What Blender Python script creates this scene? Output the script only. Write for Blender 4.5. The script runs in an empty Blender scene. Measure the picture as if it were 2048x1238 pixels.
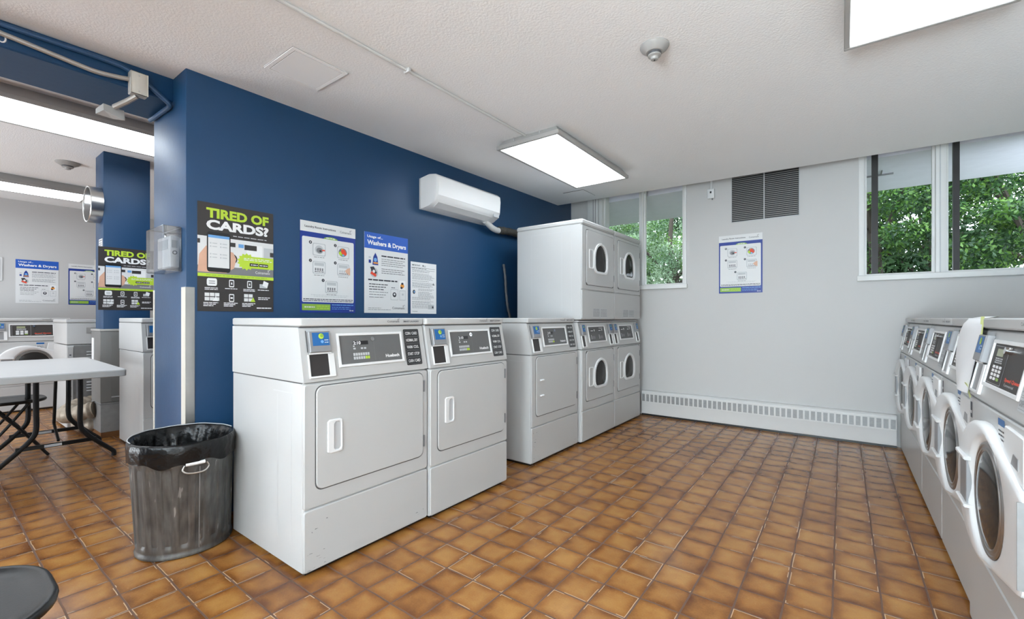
import bpy, bmesh, math, random
import numpy as np
from mathutils import Vector, Matrix

scene = bpy.context.scene
col = scene.collection
random.seed(7)
PI = math.pi

# ------------------------------------------------------------------ camera, world, exposure
cam_data = bpy.data.cameras.new('camera')
cam = bpy.data.objects.new('camera', cam_data)
col.objects.link(cam)
cam.location = (0, 0, 1.085)
cam.rotation_euler = (PI / 2, 0, 0.6398)
cam_data.sensor_fit = 'HORIZONTAL'
cam_data.sensor_width = 36.0
cam_data.lens = 889.0 * 36.0 / 2048.0
cam_data.shift_y = (636.0 - 619.0) / 2048.0
cam_data.clip_start = 0.02
cam_data.clip_end = 200
scene.camera = cam

world = bpy.data.worlds.new('world')
scene.world = world
world.use_nodes = True
wn = world.node_tree.nodes
wn['Background'].inputs[0].default_value = (0.80, 0.90, 1.0, 1)
wn['Background'].inputs[1].default_value = 7.0

vs = scene.view_settings
vs.view_transform = 'Standard'
vs.look = 'None'
vs.gamma = 1.0
vs.use_curve_mapping = False
vs.exposure = 0.20
LAMP = 6.3       # radiance of the lit fixture diffusers
LAMP_LEFT = 5.5

def area(name, loc, rot, sx, sy, power, color=(1, 1, 1)):
    d = bpy.data.lights.new(name, 'AREA'); d.shape = 'RECTANGLE'; d.size = sx; d.size_y = sy; d.energy = power; d.color = color
    o = bpy.data.objects.new(name, d); col.objects.link(o); o.location = loc; o.rotation_euler = rot
    return o
# soft unseen fill lamps added behind the camera in each room, aimed at the ceiling
area('bounce_light', (-1.1, -3.9, 0.5), (2.68, 0, -0.12), 3.2, 2.0, 1000, (0.80, 0.95, 1.03))
area('bounce_light_next_room', (-5.8, -3.9, 0.6), (2.45, 0, 0), 3.0, 1.8, 200, (0.88, 0.95, 1.01))

# ------------------------------------------------------------------ materials
def mat(name, c, rough=0.5, metal=0.0, noise=0.0, scale=8.0, bump=0.0, bscale=60.0, spec=0.5, coat=0.0, emit=0.0):
    m = bpy.data.materials.new(name)
    m.use_nodes = True
    nt = m.node_tree; n = nt.nodes; l = nt.links
    b = n['Principled BSDF']
    b.inputs['Base Color'].default_value = (c[0], c[1], c[2], 1)
    b.inputs['Roughness'].default_value = rough
    b.inputs['Metallic'].default_value = metal
    b.inputs['Specular IOR Level'].default_value = spec
    b.inputs['Coat Weight'].default_value = coat
    b.inputs['Coat Roughness'].default_value = 0.1
    if emit:
        b.inputs['Emission Color'].default_value = (c[0], c[1], c[2], 1)
        b.inputs['Emission Strength'].default_value = emit
    tc = n.new('ShaderNodeTexCoord')
    if noise:
        t = n.new('ShaderNodeTexNoise'); t.inputs['Scale'].default_value = scale; t.inputs['Detail'].default_value = 4
        l.new(tc.outputs['Object'], t.inputs['Vector'])
        r = n.new('ShaderNodeMapRange')
        r.inputs['To Min'].default_value = 1 - noise; r.inputs['To Max'].default_value = 1 + noise
        l.new(t.outputs['Fac'], r.inputs['Value'])
        x = n.new('ShaderNodeVectorMath'); x.operation = 'SCALE'
        x.inputs[0].default_value = c
        l.new(r.outputs[0], x.inputs['Scale'])
        l.new(x.outputs[0], b.inputs['Base Color'])
    if bump:
        t = n.new('ShaderNodeTexNoise'); t.inputs['Scale'].default_value = bscale; t.inputs['Detail'].default_value = 3
        l.new(tc.outputs['Object'], t.inputs['Vector'])
        bp = n.new('ShaderNodeBump'); bp.inputs['Strength'].default_value = bump; bp.inputs['Distance'].default_value = 0.01
        l.new(t.outputs['Fac'], bp.inputs['Height']); l.new(bp.outputs[0], b.inputs['Normal'])
    return m

def srgb(r, g, b):
    f = lambda v: ((v / 255 + 0.055) / 1.055) ** 2.4 if v > 10 else v / 255 / 12.92
    return (f(r), f(g), f(b))

M = {}
M['enamel'] = mat('white_enamel', (0.52, 0.52, 0.515), 0.33, noise=0.015, scale=3, spec=0.3)
M['plastic'] = mat('white_plastic', (0.76, 0.76, 0.76), 0.3, noise=0.01, spec=0.4)
M['gap'] = mat('seam_gap', (0.09, 0.09, 0.09), 0.7, noise=0.1)
M['crease'] = mat('pressed_crease', (0.55, 0.55, 0.55), 0.35, noise=0.02)
M['panel'] = mat('grey_panel', srgb(104, 104, 104), 0.6, noise=0.03, spec=0.2)
M['dpanel'] = mat('dark_panel', srgb(66, 62, 60), 0.5, noise=0.03, spec=0.25)
M['black'] = mat('black_plastic', (0.012, 0.012, 0.013), 0.35, noise=0.1)
M['cup'] = mat('dark_cup', srgb(48, 43, 42), 0.45, noise=0.06)
M['blue'] = mat('blue_sticker', srgb(26, 98, 162), 0.4, noise=0.05)
M['sky'] = mat('light_blue_print', srgb(110, 165, 220), 0.4, noise=0.03)
M['lime'] = mat('lime_print', srgb(186, 214, 60), 0.45, noise=0.03)
M['green'] = mat('green_print', srgb(140, 180, 70), 0.45, noise=0.03)
M['red'] = mat('red_print', srgb(225, 70, 40), 0.45, noise=0.03)
M['navy'] = mat('navy_print', srgb(20, 52, 140), 0.4, noise=0.04)
M['royal'] = mat('royal_blue_print', srgb(28, 88, 185), 0.4, noise=0.04)
M['charcoal'] = mat('charcoal_print', srgb(56, 52, 51), 0.4, noise=0.04)
M['midgrey'] = mat('mid_grey_print', srgb(125, 125, 128), 0.45, noise=0.06)
M['ltgrey'] = mat('light_grey_print', srgb(190, 192, 194), 0.45, noise=0.04)
M['palegrey'] = mat('pale_grey_print', srgb(222, 222, 222), 0.45, noise=0.03)
M['skin'] = mat('skin_print', srgb(215, 170, 145), 0.45, noise=0.1, scale=30)
M['white'] = mat('white_print', (0.85, 0.85, 0.85), 0.4, noise=0.02)
M['paper'] = mat('white_paper', (0.82, 0.82, 0.83), 0.55, noise=0.02, bump=0.1, bscale=20)
M['ink'] = mat('dark_ink', srgb(45, 45, 55), 0.5, noise=0.1)
M['orange'] = mat('orange_print', srgb(228, 150, 60), 0.5, noise=0.1)
M['tape'] = mat('yellow_tape', srgb(226, 236, 140), 0.35, noise=0.05)
M['steel'] = mat('brushed_steel', (0.58, 0.57, 0.55), 0.28, 1.0, noise=0.08, scale=20)
M['chrome'] = mat('chrome', (0.8, 0.8, 0.8), 0.12, 1.0, noise=0.03)
M['boxgrey'] = mat('grey_metal_box', srgb(142, 142, 144), 0.4, 0.2, noise=0.04)
M['lockgrey'] = mat('silver_grey_paint', srgb(168, 166, 163), 0.4, 0.1, noise=0.04)
M['galv'] = mat('galvanised_panel', (0.27, 0.27, 0.27), 0.5, 0.45, noise=0.2, scale=25)
M['dkgrey'] = mat('dark_grey_rubber', (0.10, 0.10, 0.105), 0.5, noise=0.08)
M['drum'] = mat('drum_steel', (0.33, 0.32, 0.31), 0.35, 0.9, noise=0.2, scale=14)
M['darkglass'] = mat('dark_door_glass', (0.030, 0.028, 0.026), 0.10, 0.0, noise=0.4, scale=9, spec=0.12)
M['blackpaint'] = mat('black_steel_paint', (0.008, 0.008, 0.008), 0.42, noise=0.1, spec=0.25)
M['chair'] = mat('black_chair_plastic', (0.010, 0.010, 0.010), 0.33, noise=0.1, spec=0.3, bump=0.03, bscale=200)
M['tabletop'] = mat('grey_table_laminate', srgb(205, 205, 205), 0.35, noise=0.02)
M['tableedge'] = mat('table_edge', srgb(176, 177, 176), 0.4, noise=0.02)
M['ceil'] = mat('white_ceiling_paint', (0.91, 0.91, 0.91), 0.85, noise=0.015, scale=2, bump=0.22, bscale=95)
M['smoothceil'] = mat('smooth_ceiling_paint', (0.88, 0.88, 0.88), 0.8, noise=0.01)
M['grey_wall'] = mat('light_grey_wall', (0.55, 0.54, 0.53), 0.6, noise=0.02, scale=1.5, bump=0.04, bscale=120)
M['blue_wall'] = mat('blue_wall_paint', (0.009, 0.052, 0.132), 0.42, noise=0.05, scale=2, bump=0.05, bscale=40, spec=0.45)
M['trimwhite'] = mat('white_trim_paint', (0.70, 0.70, 0.69), 0.4, noise=0.02, bump=0.03)
M['darkbar'] = mat('dark_bronze_metal', (0.035, 0.033, 0.033), 0.5, 0.3, noise=0.4, scale=6)
M['heater'] = mat('heater_enamel', (0.66, 0.65, 0.64), 0.4, noise=0.03, scale=12)
M['grille'] = mat('heater_fins', (0.30, 0.30, 0.30), 0.5, 0.4, noise=0.25, scale=60)
M['soffit'] = mat('outdoor_soffit_plaster', srgb(226, 228, 240), 0.85, noise=0.05, bump=0.3, bscale=14)
M['basetile'] = mat('brown_base_tile', srgb(120, 80, 45), 0.4, noise=0.15)
M['trunk'] = mat('tree_bark', (0.05, 0.04, 0.03), 0.9, noise=0.3)
M['soil'] = mat('garden_soil', (0.06, 0.07, 0.035), 0.95, noise=0.4)
M['lcd'] = mat('lcd_green', srgb(150, 155, 120), 0.3, noise=0.03)
M['liner'] = mat('black_bin_liner', (0.006, 0.006, 0.0065), 0.27, noise=0.2, bump=0.9, bscale=17, spec=0.32)
M['foam'] = mat('dark_pipe_foam', (0.05, 0.047, 0.04), 0.8, noise=0.4, scale=40, bump=0.4)
M['hose'] = mat('tan_grey_hose', srgb(170, 158, 142), 0.5, 0.3, noise=0.25, scale=20, bump=0.3)
M['clad'] = mat('grey_cladding_paint', srgb(122, 121, 119), 0.45, 0.1, noise=0.06)
M['beige'] = mat('beige_plate', srgb(205, 200, 190), 0.5, noise=0.04)
M['wallside'] = mat('conduit_white', (0.62, 0.62, 0.61), 0.5, noise=0.02)
M['conduit'] = mat('conduit_metal', srgb(170, 164, 158), 0.4, 0.4, noise=0.05)
M['bluepipe'] = mat('blue_painted_pipe', (0.022, 0.07, 0.16), 0.4, noise=0.05)

def lamp_mat(name, s):
    m = bpy.data.materials.new(name); m.use_nodes = True
    n = m.node_tree.nodes; l = m.node_tree.links
    b = n['Principled BSDF']
    b.inputs['Base Color'].default_value = (0.9, 0.9, 0.9, 1)
    b.inputs['Emission Color'].default_value = (0.885, 0.97, 1.035, 1)
    b.inputs['Emission Strength'].default_value = s
    b.inputs['Roughness'].default_value = 0.3
    t = n.new('ShaderNodeTexVoronoi'); t.inputs['Scale'].default_value = 150
    tc = n.new('ShaderNodeTexCoord'); l.new(tc.outputs['Object'], t.inputs['Vector'])
    bp = n.new('ShaderNodeBump'); bp.inputs['Strength'].default_value = 0.2
    l.new(t.outputs['Distance'], bp.inputs['Height']); l.new(bp.outputs[0], b.inputs['Normal'])
    return m
M['lamp'] = lamp_mat('lit_diffuser', LAMP)
M['lampleft'] = lamp_mat('lit_diffuser_next_room', LAMP_LEFT)

def clear_mat(name, tint, gloss_rough=0.02, base=0.03, ior=1.45):
    m = bpy.data.materials.new(name); m.use_nodes = True
    n = m.node_tree.nodes; l = m.node_tree.links
    n.remove(n['Principled BSDF'])
    tr = n.new('ShaderNodeBsdfTransparent'); tr.inputs[0].default_value = (*tint, 1)
    gl = n.new('ShaderNodeBsdfGlossy'); gl.inputs['Roughness'].default_value = gloss_rough
    fr = n.new('ShaderNodeFresnel'); fr.inputs[0].default_value = ior
    ad = n.new('ShaderNodeMath'); ad.operation = 'ADD'; ad.inputs[1].default_value = base; ad.use_clamp = True
    mx = n.new('ShaderNodeMixShader')
    l.new(fr.outputs[0], ad.inputs[0]); l.new(ad.outputs[0], mx.inputs[0])
    l.new(tr.outputs[0], mx.inputs[1]); l.new(gl.outputs[0], mx.inputs[2])
    l.new(mx.outputs[0], n['Material Output'].inputs[0])
    return m
M['glass'] = clear_mat('window_glass', (0.93, 0.95, 0.96))
M['acrylic'] = clear_mat('clear_acrylic', (0.80, 0.81, 0.83), 0.12, 0.12, 1.5)

def tile_mat():
    m = bpy.data.materials.new('brown_quarry_tile'); m.use_nodes = True
    nt = m.node_tree; n = nt.nodes; l = nt.links
    b = n['Principled BSDF']
    tc = n.new('ShaderNodeTexCoord')
    mp = n.new('ShaderNodeMapping'); mp.inputs['Location'].default_value = (0.0315 + 1.5 * 0.1497 * 0, -0.0315, 0)
    l.new(tc.outputs['Object'], mp.inputs['Vector'])
    sc = n.new('ShaderNodeVectorMath'); sc.operation = 'SCALE'; sc.inputs['Scale'].default_value = 1 / 0.1497
    l.new(mp.outputs[0], sc.inputs[0])
    def N(t, **k):
        x = n.new(t)
        for a, v in k.items(): setattr(x, a, v)
        return x
    def mth(op, a, bb=None, clamp=False):
        x = N('ShaderNodeMath', operation=op); x.use_clamp = clamp
        for i, v in enumerate((a, bb)):
            if v is None: continue
            if isinstance(v, (int, float)): x.inputs[i].default_value = v
            else: l.new(v, x.inputs[i])
        return x.outputs[0]
    # slight wander of the joints
    wn_ = N('ShaderNodeTexNoise'); wn_.inputs['Scale'].default_value = 1.2
    l.new(sc.outputs[0], wn_.inputs['Vector'])
    wv = N('ShaderNodeVectorMath', operation='MULTIPLY_ADD')
    l.new(wn_.outputs['Color'], wv.inputs[0]); wv.inputs[1].default_value = (0.05, 0.05, 0); l.new(sc.outputs[0], wv.inputs[2])
    sx = N('ShaderNodeSeparateXYZ'); l.new(wv.outputs[0], sx.inputs[0])
    ux = mth('SUBTRACT', sx.outputs[0], 0.025); uy = mth('SUBTRACT', sx.outputs[1], 0.025)
    fx = mth('FRACT', ux); fy = mth('FRACT', uy)
    ex = mth('MINIMUM', fx, mth('SUBTRACT', 1.0, fx)); ey = mth('MINIMUM', fy, mth('SUBTRACT', 1.0, fy))
    e = mth('MINIMUM', ex, ey)
    cx = mth('FLOOR', ux); cy = mth('FLOOR', uy)
    cid = N('ShaderNodeCombineXYZ'); l.new(cx, cid.inputs[0]); l.new(cy, cid.inputs[1])
    wh = N('ShaderNodeTexWhiteNoise', noise_dimensions='3D'); l.new(cid.outputs[0], wh.inputs['Vector'])
    # cloudy glaze inside each tile, offset per tile
    off = N('ShaderNodeVectorMath', operation='MULTIPLY_ADD')
    l.new(wh.outputs['Color'], off.inputs[0]); off.inputs[1].default_value = (30, 30, 30); l.new(sc.outputs[0], off.inputs[2])
    cl = N('ShaderNodeTexNoise'); cl.inputs['Scale'].default_value = 1.3; cl.inputs['Detail'].default_value = 3
    l.new(off.outputs[0], cl.inputs['Vector'])
    fine = N('ShaderNodeTexNoise'); fine.inputs['Scale'].default_value = 22; fine.inputs['Detail'].default_value = 5
    l.new(sc.outputs[0], fine.inputs['Vector'])
    # darker glaze towards the tile edges
    edge = N('ShaderNodeMapRange'); edge.interpolation_type = 'SMOOTHSTEP'
    edge.inputs['From Min'].default_value = 0.0; edge.inputs['From Max'].default_value = 0.30
    l.new(e, edge.inputs['Value'])
    f = mth('MULTIPLY', mth('ADD', mth('ADD', mth('MULTIPLY', cl.outputs['Fac'], 0.75), 0.16), mth('MULTIPLY', edge.outputs[0], 0.26)), 0.94)
    f = mth('ADD', f, mth('MULTIPLY', mth('SUBTRACT', wh.outputs['Value'], 0.5), 0.13))
    f = mth('ADD', f, mth('MULTIPLY', mth('SUBTRACT', fine.outputs['Fac'], 0.5), 0.22))
    cr = N('ShaderNodeValToRGB')
    els = cr.color_ramp.elements
    els[0].position = 0.34; els[0].color = (*srgb(98, 56, 26), 1)
    els[1].position = 0.95; els[1].color = (*srgb(180, 130, 70), 1)
    a = els.new(0.52); a.color = (*srgb(131, 82, 39), 1)
    a = els.new(0.70); a.color = (*srgb(158, 107, 53), 1)
    l.new(f, cr.inputs[0])
    # grout, and pale worn lips on some tile edges
    gr = N('ShaderNodeMapRange'); gr.inputs['From Min'].default_value = 0.016; gr.inputs['From Max'].default_value = 0.026
    l.new(e, gr.inputs['Value'])
    lipn = N('ShaderNodeTexNoise'); lipn.inputs['Scale'].default_value = 0.9; lipn.inputs['Detail'].default_value = 1
    l.new(off.outputs[0], lipn.inputs['Vector'])
    lip = mth('MULTIPLY', mth('GREATER_THAN', e, 0.026), mth('LESS_THAN', e, 0.044))
    lip = mth('MULTIPLY', lip, mth('GREATER_THAN', lipn.outputs['Fac'], 0.55))
    lip = mth('MULTIPLY', lip, mth('GREATER_THAN', wh.outputs['Value'], 0.35))
    mx1 = N('ShaderNodeMix', data_type='RGBA'); l.new(mth('MULTIPLY', lip, 0.7), mx1.inputs['Factor'])
    l.new(cr.outputs[0], mx1.inputs['A']); mx1.inputs['B'].default_value = (*srgb(226, 196, 160), 1)
    mx2 = N('ShaderNodeMix', data_type='RGBA'); l.new(gr.outputs[0], mx2.inputs['Factor'])
    mx2.inputs['A'].default_value = (*srgb(104, 78, 64), 1); l.new(mx1.outputs['Result'], mx2.inputs['B'])
    l.new(mx2.outputs['Result'], b.inputs['Base Color'])
    rr = N('ShaderNodeMapRange'); rr.inputs['To Min'].default_value = 0.75; rr.inputs['To Max'].default_value = 0.22
    l.new(gr.outputs[0], rr.inputs['Value'])
    l.new(mth('ADD', rr.outputs[0], mth('MULTIPLY', mth('SUBTRACT', fine.outputs['Fac'], 0.5), 0.25)), b.inputs['Roughness'])
    b.inputs['Specular IOR Level'].default_value = 0.42
    hg = mth('ADD', mth('MULTIPLY', gr.outputs[0], 0.6), mth('MULTIPLY', cl.outputs['Fac'], 0.9))
    hg = mth('ADD', hg, mth('MULTIPLY', fine.outputs['Fac'], 0.15))
    bp = N('ShaderNodeBump'); bp.inputs['Strength'].default_value = 0.22; bp.inputs['Distance'].default_value = 0.003
    l.new(hg, bp.inputs['Height']); l.new(bp.outputs[0], b.inputs['Normal'])
    return m
M['tile'] = tile_mat()

def can_mat():
    m = mat('weathered_galvanised', (0.23, 0.23, 0.225), 0.42, 0.65, bump=0.1, bscale=30)
    nt = m.node_tree; n = nt.nodes; l = nt.links; b = n['Principled BSDF']
    tc = n.new('ShaderNodeTexCoord')
    mp = n.new('ShaderNodeMapping'); mp.inputs['Scale'].default_value = (1, 1, 0.12)
    l.new(tc.outputs['Object'], mp.inputs[0])
    s = n.new('ShaderNodeTexNoise'); s.inputs['Scale'].default_value = 46; s.inputs['Detail'].default_value = 2
    l.new(mp.outputs[0], s.inputs['Vector'])
    c = n.new('ShaderNodeValToRGB'); e = c.color_ramp.elements
    e[0].position = 0.25; e[0].color = (0.10, 0.10, 0.097, 1); e[1].position = 0.69; e[1].color = (0.19, 0.19, 0.185, 1)
    a = e.new(0.715); a.color = (0.42, 0.42, 0.41, 1)
    l.new(s.outputs['Fac'], c.inputs[0])
    s2 = n.new('ShaderNodeTexNoise'); s2.inputs['Scale'].default_value = 9; s2.inputs['Detail'].default_value = 6
    l.new(tc.outputs['Object'], s2.inputs['Vector'])
    r = n.new('ShaderNodeMapRange'); r.inputs['From Min'].default_value = 0.3; r.inputs['From Max'].default_value = 0.7
    r.inputs['To Min'].default_value = 0.7; r.inputs['To Max'].default_value = 1.15; l.new(s2.outputs['Fac'], r.inputs[0])
    v = n.new('ShaderNodeVectorMath'); v.operation = 'SCALE'; l.new(c.outputs[0], v.inputs[0]); l.new(r.outputs[0], v.inputs['Scale'])
    l.new(v.outputs[0], b.inputs['Base Color'])
    return m
M['can'] = can_mat()

def leaf_mat(name, c, c2):
    m = bpy.data.materials.new(name); m.use_nodes = True
    n = m.node_tree.nodes; l = m.node_tree.links
    b = n['Principled BSDF']
    t = n.new('ShaderNodeTexNoise'); t.inputs['Scale'].default_value = 2.2
    tc = n.new('ShaderNodeTexCoord'); l.new(tc.outputs['Object'], t.inputs['Vector'])
    r = n.new('ShaderNodeValToRGB'); r.color_ramp.elements[0].color = (*c, 1); r.color_ramp.elements[1].color = (*c2, 1)
    r.color_ramp.elements[0].position = 0.35; r.color_ramp.elements[1].position = 0.65
    l.new(t.outputs['Fac'], r.inputs[0]); l.new(r.outputs[0], b.inputs['Base Color'])
    b.inputs['Roughness'].default_value = 0.5
    tl = n.new('ShaderNodeBsdfTranslucent'); l.new(r.outputs[0], tl.inputs[0])
    mx = n.new('ShaderNodeMixShader'); mx.inputs[0].default_value = 0.35
    l.new(b.outputs[0], mx.inputs[1]); l.new(tl.outputs[0], mx.inputs[2]); l.new(mx.outputs[0], n['Material Output'].inputs[0])
    return m
M['leafa'] = leaf_mat('leaf_green', srgb(52, 92, 44), srgb(104, 142, 58))
M['leafb'] = leaf_mat('leaf_dark_green', srgb(34, 62, 38), srgb(66, 100, 58))
M['leafc'] = leaf_mat('leaf_hazed_green', srgb(92, 122, 92), srgb(150, 172, 140))  # glass-reflection haze of the left window painted into this leaf colour

# ------------------------------------------------------------------ mesh builder
_text = {}
def text_geo(s, bold=0.0):
    k = (s, bold)
    if k not in _text:
        c = bpy.data.curves.new('lettering', 'FONT'); c.body = s; c.offset = bold; c.resolution_u = 3
        o = bpy.data.objects.new('lettering', c); col.objects.link(o)
        bpy.context.view_layer.update()
        me = bpy.data.meshes.new_from_object(o.evaluated_get(bpy.context.evaluated_depsgraph_get()))
        v = np.array([p.co[:2] for p in me.vertices]).reshape(-1, 2)
        f = [list(p.vertices) for p in me.polygons]
        bpy.data.objects.remove(o); bpy.data.curves.remove(c); bpy.data.meshes.remove(me)
        mn, mx = v.min(0), v.max(0)
        _text[k] = ((v - mn) / (mx - mn), f, (mx - mn))
    return _text[k]

class Frame:
    """flat drawing frame: origin, right, up; out = right x up"""
    def __init__(s, o, u, v):
        s.o, s.u, s.v = Vector(o), Vector(u), Vector(v); s.n = s.u.cross(s.v).normalized()
    def p(s, a, b, out=0.0): return tuple(s.o + s.u * a + s.v * b + s.n * out)

FRONT = Frame((0, 0, 0), (1, 0, 0), (0, 0, 1))     # n = -Y (towards the viewer of a machine)

def circle(cx, cy, r, n=24, ry=None, a0=0.0):
    ry = r if ry is None else ry
    return [(cx + r * math.cos(a0 + 2 * PI * i / n), cy + ry * math.sin(a0 + 2 * PI * i / n)) for i in range(n)]
def rrect(x0, y0, x1, y1, r=0.01, seg=4):
    out = []
    for cx, cy, a in ((x1 - r, y0 + r, -PI / 2), (x1 - r, y1 - r, 0), (x0 + r, y1 - r, PI / 2), (x0 + r, y0 + r, PI)):
        for i in range(seg + 1):
            t = a + PI / 2 * i / seg
            out.append((cx + r * math.cos(t), cy + r * math.sin(t)))
    return out
def polar(poly, c, n=48):
    """resample a star-shaped outline at n even angles about c"""
    out = []
    P = len(poly)
    for i in range(n):
        a = 2 * PI * i / n; dx, dy = math.cos(a), math.sin(a); best = None
        for k in range(P):
            x1, y1 = poly[k][0] - c[0], poly[k][1] - c[1]; x2, y2 = poly[(k + 1) % P][0] - c[0], poly[(k + 1) % P][1] - c[1]
            ex, ey = x2 - x1, y2 - y1; den = dx * ey - dy * ex
            if abs(den) < 1e-12: continue
            t = (x1 * ey - y1 * ex) / den; s = (x1 * dy - y1 * dx) / den
            if t > 0 and -1e-9 <= s <= 1 + 1e-9 and (best is None or t > best): best = t
        out.append((c[0] + dx * best, c[1] + dy * best))
    return out
def inset(poly, d):
    """move each outline point inwards along its averaged normal (counter-clockwise outline)"""
    n = len(poly); out = []
    for i in range(n):
        x0, y0 = poly[i - 1]; x1, y1 = poly[i]; x2, y2 = poly[(i + 1) % n]
        a = Vector((x1 - x0, y1 - y0)); b = Vector((x2 - x1, y2 - y1))
        if a.length < 1e-9: a = b
        if b.length < 1e-9: b = a
        t = (a.normalized() + b.normalized())
        if t.length < 1e-9: t = a
        t.normalize()
        out.append((x1 - t.y * d, y1 + t.x * d))
    return out

class MB:
    def __init__(s): s.v, s.f, s.m, s.mats = [], [], [], []
    def mi(s, m):
        m = M[m] if isinstance(m, str) else m
        if m not in s.mats: s.mats.append(m)
        return s.mats.index(m)
    def add(s, vs, fs, m):
        b = len(s.v); s.v += [tuple(p) for p in vs]; k = s.mi(m)
        for f in fs: s.f.append([b + i for i in f]); s.m.append(k)
        return s
    def loft(s, loops, m, cap0=True, cap1=True, closed=True):
        n = len(loops[0]); vs = [p for L in loops for p in L]; fs = []
        for a in range(len(loops) - 1):
            for i in range(n if closed else n - 1):
                j = (i + 1) % n
                fs.append((a * n + i, a * n + j, (a + 1) * n + j, (a + 1) * n + i))
        if cap0: fs.append(tuple(range(n - 1, -1, -1)))
        if cap1: fs.append(tuple((len(loops) - 1) * n + i for i in range(n)))
        return s.add(vs, fs, m)
    def box(s, x0, x1, y0, y1, z0, z1, m, bev=0.0, r=None, seg=2):
        if not bev:
            vs = [(x, y, z) for z in (z0, z1) for x, y in ((x0, y0), (x1, y0), (x1, y1), (x0, y1))]
            return s.add(vs, [(3, 2, 1, 0), (4, 5, 6, 7), (0, 1, 5, 4), (1, 2, 6, 5), (2, 3, 7, 6), (3, 0, 4, 7)], m)
        r = r or bev
        o = rrect(x0, y0, x1, y1, r, seg); i = rrect(x0 + bev, y0 + bev, x1 - bev, y1 - bev, max(r - bev, 1e-4), seg)
        return s.loft([[(x, y, z0) for x, y in i], [(x, y, z0 + bev) for x, y in o], [(x, y, z1 - bev) for x, y in o], [(x, y, z1) for x, y in i]], m)
    def poly(s, fr, pts, out, m):
        return s.add([fr.p(a, b, out) for a, b in pts], [tuple(range(len(pts)))], m)
    def rect(s, fr, x0, y0, x1, y1, out, m): return s.poly(fr, [(x0, y0), (x1, y0), (x1, y1), (x0, y1)], out, m)
    def plate(s, fr, pts, o0, o1, m, bev=0.002):
        ins = inset(pts, bev)
        return s.loft([[fr.p(a, b, o0) for a, b in pts], [fr.p(a, b, o1 - bev) for a, b in pts], [fr.p(a, b, o1) for a, b in ins]], m)
    def ring(s, fr, outer, inner, o0, o1, m, c=None, n=48, back=None, bev=0.003):
        """plate with a hole: outer and inner outlines resampled about c"""
        O, I = (polar(outer, c, n), polar(inner, c, n)) if c else (outer, inner)
        Ob = inset(O, bev); Ib = inset(I, -bev)
        back = o0 if back is None else back
        return s.loft([[fr.p(a, b, o0) for a, b in O], [fr.p(a, b, o1 - bev) for a, b in O], [fr.p(a, b, o1) for a, b in Ob],
                       [fr.p(a, b, o1) for a, b in Ib], [fr.p(a, b, o1 - bev) for a, b in I], [fr.p(a, b, back) for a, b in I]], m, False, False)
    def text(s, fr, t, x0, y0, x1, y1, out, m, bold=0.0, shear=0.0):
        v, f, d = text_geo(t, bold)
        return s.add([fr.p(x0 + a * (x1 - x0) + shear * b * (y1 - y0), y0 + b * (y1 - y0), out) for a, b in v], f, m)
    def lines(s, fr, x0, x1, y, h, out, m, rnd=None, word=0.02, gap=0.25):
        """a row of small printed words"""
        R = rnd or random
        x = x0
        while x < x1 - 1e-6:
            w = min(word * R.uniform(0.5, 1.5), x1 - x)
            s.rect(fr, x, y, x + w, y + h, out, m); x += w + word * gap
        return s
    def tube(s, path, r, m, n=10, caps=True):
        path = [Vector(p) for p in path]; loops = []
        rs = r if isinstance(r, (list, tuple)) else [r] * len(path)
        up = None
        for i, p in enumerate(path):
            t = (path[min(i + 1, len(path) - 1)] - path[max(i - 1, 0)]).normalized()
            if up is None: up = Vector((0, 0, 1)) if abs(t.z) < 0.9 else Vector((1, 0, 0))
            a = t.cross(up)
            if a.length < 1e-4: up = Vector((1, 0, 0)) if abs(t.x) < .9 else Vector((0, 1, 0)); a = t.cross(up)
            a.normalize(); b = t.cross(a).normalized(); up = -b if b.dot(up) < 0 else b
            a = t.cross(up).normalized(); b = up
            loops.append([tuple(p + a * rs[i] * math.cos(2 * PI * k / n) + b * rs[i] * math.sin(2 * PI * k / n)) for k in range(n)])
        return s.loft(loops, m, caps, caps)
    def lathe(s, prof, c, m, n=28, caps=True, sx=1.0, sy=1.0):
        return s.loft([[(c[0] + r * sx * math.cos(2 * PI * k / n), c[1] + r * sy * math.sin(2 * PI * k / n), c[2] + z) for k in range(n)] for r, z in prof], m, caps, caps)
    def build(s, name, parent=None, sharp=32, recalc=True, label=None):
        me = bpy.data.meshes.new(name); me.from_pydata(s.v, [], s.f)
        for m in s.mats: me.materials.append(m)
        me.polygons.foreach_set('material_index', s.m)
        if recalc:
            bm = bmesh.new(); bm.from_mesh(me); bmesh.ops.recalc_face_normals(bm, faces=bm.faces); bm.to_mesh(me); bm.free()
        me.polygons.foreach_set('use_smooth', [True] * len(me.polygons))
        me.set_sharp_from_angle(angle=math.radians(sharp))
        me.update()
        o = bpy.data.objects.new(name, me); col.objects.link(o)
        if parent: o.parent = parent
        if label: o['label'] = label
        return o

def smooth_path(pts, k=6):
    P = [Vector(p) for p in pts]; out = []
    for i in range(len(P) - 1):
        p0, p1, p2, p3 = P[max(i - 1, 0)], P[i], P[i + 1], P[min(i + 2, len(P) - 1)]
        for j in range(k):
            t = j / k
            out.append(0.5 * ((2 * p1) + (p2 - p0) * t + (2 * p0 - 5 * p1 + 4 * p2 - p3) * t * t + (3 * p1 - p0 - 3 * p2 + p3) * t ** 3))
    out.append(P[-1]); return out

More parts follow.
